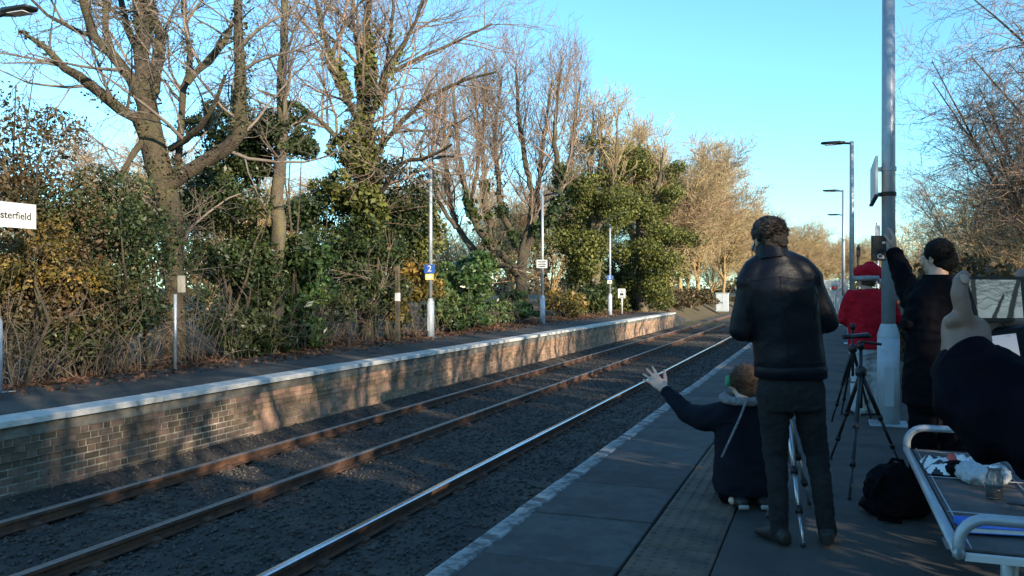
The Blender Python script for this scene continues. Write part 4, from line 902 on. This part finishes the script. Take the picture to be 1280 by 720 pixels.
for s_ in (-1, 1): b.chain([J(1085+s_*9,430), J(1085+s_*10,472,.02), J(1085+s_*11,512)], [.09,.06,.042]); b.cap(J(1085+s_*11,512), .04, J(1085+s_*11,515,.12), .035)
hand(b, Wl, CF+CR*.2, -UP, UP*.3+CR, .95); hand(b, Wr, CF-CR*.2, -UP, UP*.3-CR, .95)
body = organic('body', sa, M['skin'], b, .0085, 3); eyes(g, body)
j = MB(); j.loft([(J(1086,434), CR*.215, CF*.17), (J(1086,420), CR*.215, CF*.18), (J(1086,400), CR*.225, CF*.18), (J(1086,383), CR*.24, CF*.17), (J(1086,371), CR*.21, CF*.13), (J(1085,362), CR*.12, CF*.1)], 24)
j.chain([Sl+CR*.02, El, Wl-CF*.05], [.105,.095,.065]); j.chain([Sr-CR*.02, Er, Wr-CF*.05], [.105,.095,.065]); jk = organic('red_jacket', sa, M['red_felt'], j, .014, 4, .012, 8)
q = MB(); q.loft([(J(1086,435.5), CR*.216, CF*.171), (J(1086,434), CR*.222, CF*.178), (J(1086,431), CR*.222, CF*.18), (J(1086,429.5), CR*.214, CF*.172)], 24); q.out('hem_band', M['red_felt'], jk, True)
tr_ = MB(); tr_.loft([(J(1085,426), CR*.2, CF*.15), (J(1085,440), CR*.2, CF*.15), (J(1085,446), CR*.17, CF*.12)])
for s_ in (-1, 1): tr_.chain([J(1085+s_*9,440), J(1085+s_*9.5,475,.01), J(1085+s_*11,510)], [.112,.1,.09])
organic('trousers', sa, M['pale_cloth'], tr_, .014, 4, .012, 9)
for s_ in (-1, 1): s2 = MB(); a_ = J(1085+s_*11,512); shoe(s2, Vector((a_.x,a_.y,GZ+.1)), CF+CR*s_*.2); organic('shoe', sa, M['shoe'], s2, .01, 3)
ht = MB(); ht.loft([(hc+UP*.03, CR*.118, CF*.12), (hc+UP*.07, CR*.138, CF*.135), (hc+UP*.12, CR*.14, CF*.13), (hc+UP*.165+CR*.02, CR*.11, CF*.1), (hc+UP*.18+CR*.05, CR*.04, CF*.04)], 20, p=2)
ht.chain([hc+UP*.15+CR*.04, hc+UP*.11+CR*.12, hc+UP*.03+CR*.15, hc-UP*.0+CR*.155], [.07,.055,.035,.02]); hat = organic('hat', sa, M['red_felt'], ht, .01, 3, .006, 14)
bd = MB(); 
for k in range(24): a = 2*math.pi*k/24; bd.ell(hc+UP*(.022)+CR*.112*math.cos(a)+CF*.118*math.sin(a), (.03,.03,.03), 8, 6)
organic('hat_band', hat, M['grey_band'], bd, .009, 1, .006, 50); MB().ell(hc-UP*.02+CR*.155-CF*.02, (.036,.036,.036), 10, 8).out('pompom', M['white_fur'], hat, True)
hr = MB(); hr.ell(hc-fw*.03-UP*.02, (.083,.08,.07), 12, 10); organic('hair', sa, M['hair_brown'], hr, .01, 2, .005, 26)

# --- the dark-haired man with a raised arm
d = 5.5; g0 = P(1172, 637, d); g0.z = GZ
dm = thing('person', g0, 'dark-haired person in black coat raising one hand with a small black device', 'person')
J = lambda u, v, e=0: P(u, v, d+e)
hc = J(1172, 323, .03); fw = (CF-CR*.55).normalized(); b = MB(); g = head(b, hc, fw)
b.cap(hc-UP*.06-fw*.015, .055, J(1171,352), .065)
Sl, Sr = J(1155,366,.05), J(1199,366,0); El, Wl = J(1140,374,.27), J(1117,314,.42); Er, Wr = J(1206,420,.08), J(1180,425,.36); pel = J(1172,450)
b.loft([(pel-UP*.1, CR*.16, CF*.11), (pel, CR*.16, CF*.11), (J(1172,410), CR*.14, CF*.1), (J(1174,370), CR*.16, CF*.1), (J(1173,352), CR*.08, CF*.06)])
b.chain([Sl,El,Wl], [.055,.042,.029]); b.chain([Sr,Er,Wr], [.055,.04,.03])
for s_ in (-1, 1): b.chain([J(1172+s_*16,470), J(1172+s_*18,550,.02), J(1172+s_*18,620)], [.09,.06,.042]); b.cap(J(1172+s_*18,620), .04, J(1172+s_*18,624,.12), .035)
hand(b, Wl, UP+CR*.06+CF*.05, -CR*.7+CF*.5, -CF*.6-CR*.6, .98, (.25,.3,.35,.4), .05, .5, .6)
hand(b, Wr, CF-CR*.3, -UP, UP*.3-CR, .95)
body = organic('body', dm, M['skin'], b, .0065, 3); eyes(g, body)
j = MB(); j.loft([(J(1172,505), CR*.215, CF*.165), (J(1172,470), CR*.205, CF*.16), (J(1172,430), CR*.19, CF*.145), (J(1174,395), CR*.205, CF*.15), (J(1175,370), CR*.205, CF*.14), (J(1173,356), CR*.12, CF*.1), (J(1172,346), CR*.078, CF*.075)], 24)
j.chain([Sl+CR*.03, El, El.lerp(Wl,.5), Wl+(El-Wl).normalized()*.02], [.098,.08,.068,.052]); j.chain([Sr-CR*.02, Er, Wr-CF*.05], [.1,.085,.055]); jk = organic('coat', dm, M['black_cloth'], j, .011, 5, .01, 9)
q = MB(); cc = J(1172,350); q.tube([cc-UP*.03, cc+UP*.01, cc+UP*.035], [.1,.088,.084], 24, caps=False).tube([cc+UP*.034, cc-UP*.02], [.081,.08], 24, caps=False); q.out('collar', M['black_cloth'], jk, True)
tr_ = MB(); tr_.loft([(J(1172,480), CR*.18, CF*.13), (J(1172,505), CR*.19, CF*.14), (J(1172,515), CR*.17, CF*.12)])
for s_ in (-1, 1): tr_.chain([J(1172+s_*16,500), J(1172+s_*18,560,.01), J(1172+s_*18,622)], [.1,.085,.072])
organic('trousers', dm, M['black_cloth'], tr_, .012, 4, .01, 9)
for s_ in (-1, 1): s2 = MB(); a_ = J(1172+s_*18,620); shoe(s2, Vector((a_.x,a_.y,GZ+.1)), CF+CR*s_*.2-CR*.3); organic('shoe', dm, M['shoe'], s2, .009, 3)
hr = MB(); hr.ell(hc-fw*.012+UP*.045, (.092,.1,.088), 16, 12); hr.ell(hc-fw*.055-UP*.015, (.08,.055,.075), 14, 10)
hh = organic('hair', dm, M['hair_black'], hr, .008, 3, .004, 30); tufts('hair_strands', hh, M['hair_black'], hc-fw*.015+UP*.04, (.09,.099,.088), 800, .03, keep=lambda q: q.z > -.6 and q.dot(fw) < .5, r=.0025)
pq = J(1135,405,.0); q = MB(); q.loft([(pq+CR*.06, CF*.06, UP*.05), (pq, CF*.06, UP*.05), (pq-CR*.035, CF*.045, UP*.035)], 14); organic('waist_pouch', dm, M['black_cloth'], q, .009, 3)
dv = thing('handheld_device', J(1103,318,.4), 'small black device with white lettering held up beside the lamp post', 'camera')
fm = face_mx(J(1099.5,310,.40), -CF); ax = fm.to_3x3()
MB().box((-.052,-.088,-.02), (.05,.088,0), 0, fm, bev=.006).out('case', M['blackplastic'], dv)
text('Ca', .045, face_mx(J(1099.5,310,.40)+ax@Vector((.008,-.06,.002)), -CF), M['signwhite'], dv); MB().box((.018,.03,.0005),(.04,.045,.002), 0, fm).out('white_key', M['signwhite'], dv)  # lettering and a small plain white key on the case

# --- the person at the right edge, holding up a phone
d = 1.2; g0 = Wc(.86, .93, GZ)
fg = thing('person', g0, 'person in dark blue coat holding a phone up with both hands beside the bench', 'person')
J = lambda u, v, e=0: P(u, v, d+e)
hc = Wc(.9, .9, .14); b = MB(); g = head(b, hc, CF-CR*.1); b.cap(hc-UP*.06, .055, hc-UP*.17, .06)
ce = Wc(.9, .88, 0); Z = lambda z: Vector((ce.x, ce.y, GZ+z))
Sl, Sr = Z(1.38)-CR*.18, Z(1.38)+CR*.18; El, Wl = P(1310,548,1.08), P(1207,455,1.19); Er, Wr = Wc(1.1,1.1,-.3), Wc(.815,1.3,-.085)
b.loft([(Z(.82), CR*.15, CF*.1), (Z(.95), CR*.155, CF*.11), (Z(1.15), CR*.13, CF*.1), (Z(1.32), CR*.15, CF*.1), (Z(1.42), CR*.13, CF*.07), (Z(1.46), CR*.07, CF*.06)])
b.chain([Sl,El,Wl], [.05,.04,.028]); b.chain([Sr,Er,Wr], [.05,.04,.028])
for s_ in (-1, 1): b.chain([Z(.9)+CR*.09*s_, Z(.48)+CR*.1*s_, Z(.09)+CR*.1*s_], [.085,.058,.042]); b.cap(Z(.09)+CR*.1*s_, .04, Z(.05)+CR*.1*s_+CF*.12, .033)
# left hand: wrist up, upright thumb beside the phone edge, fingers behind it
def digit(pts, rs): b.chain(pts, rs, 12)
W0 = P(1207,446,1.19); Kn = P(1210,402,1.21)
b.loft([(P(1208,456,1.185), CR*.0295, CF*.022), (P(1208,440,1.19), CR*.0315, CF*.022), (P(1208,422,1.195), CR*.0325, CF*.020), (P(1207,408,1.2), CR*.0315, CF*.018), (P(1204,399,1.2), CR*.027, CF*.015), (P(1202,394,1.2), CR*.019, CF*.012)], 20, p=3.2)
digit([P(1206,408,1.195), P(1203,388,1.185), P(1199,366,1.182), P(1201,353,1.184), P(1205,345,1.187)], [.0150,.0122,.0114,.0112,.0088])
for k, (u1, v1, u2, v2, u3, v3) in enumerate(((1222,392,1234,380,1246,374),(1224,400,1238,390,1252,384),(1226,408,1240,399,1254,394),(1225,416,1236,406,1243,403))):
    digit([P(1212,410+k*5,1.205), P(u1,v1,1.228), P(u2,v2,1.248-(.012 if k == 3 else 0)), P(u3,v3,1.256-(.02 if k == 3 else 0))], [.0115,.0102,.0092,.0078])
for u_, v_ in ((1189,401),(1200,398)): b.ell(P(u_, v_, 1.186), (.009,.009,.011), 10, 8)
# right hand
b.loft([(Wr-UP*.03-CF*.03, CR*.03, CF*.02), (P(1296,425,1.285), CR*.036, CF*.021), (P(1290,404,1.285), CR*.034, CF*.018)], 16)
digit([P(1290,410,1.28), P(1276,405,1.262), P(1264,402,1.25)], [.013,.0115,.009]); digit([P(1296,400,1.29), P(1296,372,1.285), P(1286,352,1.28), P(1277,344,1.272)], [.0135,.0125,.0115,.0095])
for k in range(3): digit([P(1298,398-k*7,1.3), P(1288,388-k*9,1.31), P(1270,386-k*9,1.305)], [.011,.0098,.008])
body = organic('body', fg, M['skin_shaded'], b, .004, 2, .0009, 45); eyes(g, body)
nm = face_mx(P(1206.5,348.5,1.174), -CF+UP*.55+CR*.2); nl_ = MB(); nl_.loft([((0,0,-.0015),(.0068,0,0),(0,.008,0)),((0,0,.0008),(.006,0,0),(0,.0072,0))], 12, p=2.6); nl_.v = [nm@Vector(v) for v in nl_.v]; nl_.out('thumbnail', M['skin'], body, True)
j = MB(); j.loft([(Z(.62), CR*.25, CF*.17), (Z(.9), CR*.235, CF*.165), (Z(1.15), CR*.21, CF*.15), (Z(1.32), CR*.215, CF*.15), (Z(1.4), CR*.19, CF*.12), (Z(1.46), CR*.09, CF*.08)], 24)
j.chain([Sl+CR*.02, El+UP*.0, El.lerp(Wl,.35), El.lerp(Wl,.72), P(1206,463,1.19)], [.08,.058,.053,.052,.04]); j.chain([P(1203,474,1.18), P(1212,505,1.15), P(1240,535,1.12)], [.034,.042,.046]); j.chain([Sr-CR*.02, Er, Er.lerp(Wr,.5), Wr.lerp(Er,.15)], [.09,.075,.06,.045])
jk = organic('coat', fg, M['blue_sleeve'], j, .008, 3, .008, 16)
fd = (Wl-El).normalized(); ck = P(1206,452,1.19); MB().tube([ck-fd*.03, ck-fd*.026, ck+fd*.004, ck+fd*.008], [.042,.0445,.0435,.040], 24).out('cuff', M['blue_sleeve'], jk, True)
tr_ = MB(); tr_.loft([(Z(.6), CR*.17, CF*.12), (Z(.8), CR*.19, CF*.13), (Z(.9), CR*.18, CF*.12)])
for s_ in (-1, 1): tr_.chain([Z(.78)+CR*.09*s_, Z(.45)+CR*.1*s_, Z(.08)+CR*.1*s_], [.1,.08,.072])
organic('trousers', fg, M['black_cloth'], tr_, .012, 4, .01, 9)
for s_ in (-1, 1): s2 = MB(); shoe(s2, Z(.1)+CR*.1*s_, CF+CR*s_*.15); organic('shoe', fg, M['shoe'], s2, .009, 3)
hr = MB(); hr.ell(hc-CF*.012+UP*.045, (.092,.1,.088), 16, 12); hr.ell(hc-CF*.055-UP*.015, (.08,.055,.075), 14, 10); organic('hair', fg, M['hair_dark'], hr, .008, 3, .004, 30)
# phone
TL, BL, TR_, BR = P(1207,348,1.2), P(1223,399,1.195), P(1277,348.5,1.262), P(1281,399,1.255)
pn = (TR_-TL).cross(BL-TL).normalized(); pn = pn if pn.dot(CF) < 0 else -pn
ph = thing('smartphone', (TL+BR)/2, 'black smartphone held up showing bare trees against the sky', 'phone')
def quad_lerp(s, t): return (TL*(1-s)+TR_*s)*(1-t)+(BL*(1-s)+BR*s)*t
V = [quad_lerp(s, t)-pn*o_ for o_ in (0, .008) for s, t in ((-.04,-.05),(1.04,-.05),(1.04,1.05),(-.04,1.05))]
MB().add(V, [(0,1,2,3),(7,6,5,4),(0,4,5,1),(1,5,6,2),(2,6,7,3),(3,7,4,0)]).out('case', M['blackplastic'], ph)
def screen(name, parent, f, shader, nx=72, ny=48, strength=.34):
    V = []; Fc = []; Cc = []
    for jj in range(ny+1):
        for ii in range(nx+1): V.append(f(ii/nx, jj/ny)); Cc.append(shader(ii/nx, jj/ny))
    for jj in range(ny):
        for ii in range(nx): a = jj*(nx+1)+ii; Fc.append((a, a+1, a+nx+2, a+nx+1))
    m = bpy.data.materials.new(name); m.use_nodes = True; T = m.node_tree; at = T.nodes.new('ShaderNodeAttribute'); at.attribute_name = 'picture'; B_ = T.nodes['Principled BSDF']
    T.links.new(at.outputs[0], B_.inputs['Emission Color']); B_.inputs['Emission Strength'].default_value = strength; B_.inputs['Base Color'].default_value = (.01,.01,.01,1); B_.inputs['Roughness'].default_value = .5; B_.inputs['Specular IOR Level'].default_value = .1
    o = part(name, V, Fc, m, parent); ca = o.data.color_attributes.new('picture', 'FLOAT_COLOR', 'POINT')
    for i, c_ in enumerate(Cc): ca.data[i].color = (*c_, 1)
    return o
twl = [(R.random(), R.random(), R.uniform(-2,2)) for _ in range(16)]
def pic(s, t):
    sky = Vector((.33,.43,.46))*(.85+.25*noise.noise(Vector((s*5,t*5,2)))); dk = 0
    for a, b_, wd in (((.13,-.1),(-.1,1.1),.07),((.62,.42),(.28,1.1),.05),((1.0,-.1),(.66,1.1),.075)):
        A_, B_ = Vector((*a,0)), Vector((*b_,0)); p_ = Vector((s,t,0)); h_ = max(0, min(1, (p_-A_).dot(B_-A_)/(B_-A_).length_squared)); D_ = (p_-A_-(B_-A_)*h_).length
        if D_ < wd*(.55+.45*h_)*(1+.25*noise.noise(p_*9)): dk = 1
    for x0, y0_, sl_ in twl:
        yy = y0_*.7+sl_*.22*(s-x0)+.05*math.sin(s*14+x0*20)
        if abs(t-yy) < .012: dk = max(dk, .6)
    return tuple(sky*(1-dk)+Vector((.03,.04,.04))*dk)
screen('screen', ph, lambda s, t: quad_lerp(.015+.95*s, .03+.94*t)+pn*.0006, pic)
cc = P(1257,434,1.235); cp = thing('compact_camera', cc-UP*.03, 'compact camera with small lit square screen held under the phone', 'camera')
fm = face_mx(cc, -CF+UP*.12-CR*.02, (UP+CR*-.12).normalized()); MB().box((-.042,-.034,-.03), (.05,.03,0), 0, fm, bev=.004).out('body', M['blackplastic'], cp)
screen('screen', cp, lambda s, t: fm@Vector((-.019+.037*s, .0185-.034*t, .0012)), lambda s, t: (.36+.1*t,.45+.08*t,.6) if t > .12 or s < .55 or noise.noise(Vector((s*30,t*30,0))) < .1 else (.2,.26,.36), 24, 24)
MB().tube([fm@Vector((0,0,-.031)), fm@Vector((0,0,-.055))], .02, 16).out('lens_barrel', M['darkmetal'], cp, True)

# ---------------------------------------------------------------- bench and things on it
SZ = -1.0; bx0, bx1, by0, by1 = .47, .98, 3.56, 5.82
be = thing('platform_bench', ((bx0+bx1)/2, (by0+by1)/2, GZ), 'tubular steel platform bench with mesh seat and low end loops', 'bench')
MB().box((bx0+.03,by0+.06,SZ-.012),(bx1-.02,by1-.05,SZ), bev=.004).out('seat', M['steelmesh'], be)
st_ = be.children[0]
for x in (bx0+.05, bx0+.44): MB().tube([(x,by0+.07,SZ+.004),(x,by1-.06,SZ+.004)], .004, 5).out('seat_wire', M['galv'], st_, True)
for y in np.arange(by0+.62, by1-.1, .74): MB().tube([(bx0+.035,y,SZ+.007),(bx1-.03,y,SZ+.007)], .0035, 5).out('seat_wire', M['galv'], st_, True)
MB().tube([(bx0,by0+.0,SZ-.005),(bx0,by1-.05,SZ-.005)], .022, 14).out('front_tube', M['galv'], be, True); MB().tube([(bx1,by0,SZ-.005),(bx1,by1-.05,SZ-.005)], .022, 14).out('rear_tube', M['galv'], be, True)
MB().box((bx0+.02,by0+.008,SZ-.03),(bx1-.02,by0+.03,SZ-.002), bev=.004).out('end_rail', M['signwhite'], be)
def loop(y, h):
    pts = [Vector((bx0,y,SZ-.02))]
    for k in range(7): a = math.pi/2*k/6; pts.append(Vector((bx0+.1*(1-math.cos(a)), y, SZ+h-.1+.1*math.sin(a))))
    for k in range(7): a = math.pi/2*k/6; pts.append(Vector((bx1-.1+.1*math.sin(a), y, SZ+h-.1+.1*math.cos(a))))
    pts.append(Vector((bx1,y,SZ-.02))); return MB().tube(pts, .022, 14).out('arm_loop', M['galv'], be, True)
loop(by0+.02, .13); loop(by1-.04, .13)
for y in (by0+.5, by1-.5):
    MB().tube([((bx0+bx1)/2,y,SZ-.04),((bx0+bx1)/2,y,GZ+.01)], .035, 12).out('leg', M['galv'], be, True); MB().box((bx0,y-.03,SZ-.05),(bx1,y+.03,SZ-.013)).out('bearer', M['galv'], be); MB().box(((bx0+bx1)/2-.1,y-.1,GZ-.001),((bx0+bx1)/2+.1,y+.1,GZ+.012)).out('foot_plate', M['galv'], be)
def onseat(u, v): q = P(u, v, 1.0*F/(v-360)); q.z = SZ+.008; return q
# chequered scarf: crumpled cloth with a white, black and red check
q = onseat(1192, 588); sc = thing('patterned_cloth', q, 'crumpled white cloth with black zigzag and red stripe on the bench', 'cloth')
n_ = 28; V = []; Fc = []; mi = []
for a in range(n_+1):
    for b_ in range(n_+1):
        x, y = (a/n_-.5)*.34, (b_/n_-.5)*.42; e_ = max(0, 1-(x/.17)**4)*max(0, 1-(y/.21)**4)
        V.append(q+Vector((x*.9+.02*noise.noise(Vector((x*9,y*9,1))), y+.02*noise.noise(Vector((x*9,y*9,5))), .006+e_*(.045+.05*(noise.noise(Vector((x*11,y*9,3)))+.5*noise.noise(Vector((x*25,y*25,9))))))))
for a in range(n_):
    for b_ in range(n_):
        i = a*(n_+1)+b_; Fc.append((i, i+n_+1, i+n_+2, i+1)); zz = (b_+(abs((a % 8)-4))) % 10
        mi.append(2 if 11 <= a <= 15 and b_ < 22 else (1 if zz < 3 and a < 11 else 0))
part('cloth', V, Fc, [M['paper'], M['signblack'], M['signred']], sc, True, mi)
q = onseat(1228, 602); bg_ = thing('plastic_bag', q, 'crumpled clear and black plastic bag lying beside the glass jar', 'bag')
s2 = MB(); s2.ell(q+UP*.035, (.12,.16,.05), 16, 10); s2.ell(q+UP*.05+Vector((.04,-.05,0)), (.07,.08,.045), 14, 8); organic('bag', bg_, M['pale_cloth'], s2, .008, 1, .018, 22)
s2 = MB(); s2.ell(q+Vector((-.1,.1,.03)), (.07,.1,.035), 14, 8); organic('dark_fold', bg_, M['black_cloth'], s2, .008, 1, .01, 22)
q = onseat(1243, 624); ja = thing('glass_jar', q, 'small clear glass jar with dark contents on the bench', 'jar')
MB().tube([q, q+UP*.004, q+UP*.1, q+UP*.118, q+UP*.135], [.033,.037,.037,.028,.028], 18).out('glass', M['glass'], ja, True); MB().tube([q+UP*.005, q+UP*.06], .03, 14).out('contents', M['shoe'], ja, True); MB().tube([q+UP*.136, q+UP*.155], .031, 16).out('lid', M['silver'], ja, True)
q = onseat(1243, 664); bk = thing('blue_book', q, 'bright blue hardback book lying at the end of the bench', 'book')
mx = Matrix.Translation(q)@Matrix.Rotation(rad(8), 4, 'Z'); MB().box((-.13,-.09,.002),(.13,.09,.005), 0, mx).box((-.13,-.09,.0225),(.13,.09,.0255), 0, mx).box((-.13,-.09,.0051),(-.127,.09,.0224), 0, mx).out('cover', M['blue_book'], bk); MB().box((-.126,-.087,.0052),(.126,.087,.0223), 0, mx).out('pages', M['paper'], bk)
q = onseat(1266, 637); cb = thing('black_cable', q, 'looped black cable lying on the bench end', 'cable')
MB().tube([q+Vector((.05*math.cos(a)+.01*a, .035*math.sin(a), .006+.004*a)) for a in np.linspace(0, 7.5, 30)], .0045, 6).out('cable', M['blackplastic'], cb, True)
# black bag on the ground beside the bench
q = P(1116, 652, 5.4); q.z = GZ; rk = thing('backpack', q, 'slumped black backpack on the platform beside the bench', 'bag')
s2 = MB(); s2.ell(q+UP*.15, (.17,.15,.17), 18, 12); s2.ell(q+UP*.1+CR*.05, (.19,.17,.13), 18, 12); s2.ell(q+UP*.12-CF*.13, (.12,.06,.1), 14, 10); s2.ell(q+UP*.05, (.2,.19,.06), 16, 8); organic('sack', rk, M['black_cloth'], s2, .011, 2, .016, 10)
MB().tube([q+UP*.28-CR*.05, q+UP*.35, q+UP*.34+CR*.06, q+UP*.27+CR*.09], .012, 8).out('grab_handle', M['black_cloth'], rk, True)
MB().tube([q+UP*.26-CR*.1-CF*.08, q+UP*.16-CR*.2-CF*.14, q+UP*.02-CR*.17-CF*.2, q+UP*.012-CR*.05-CF*.23], .014, 8).out('strap', M['black_cloth'], rk, True)
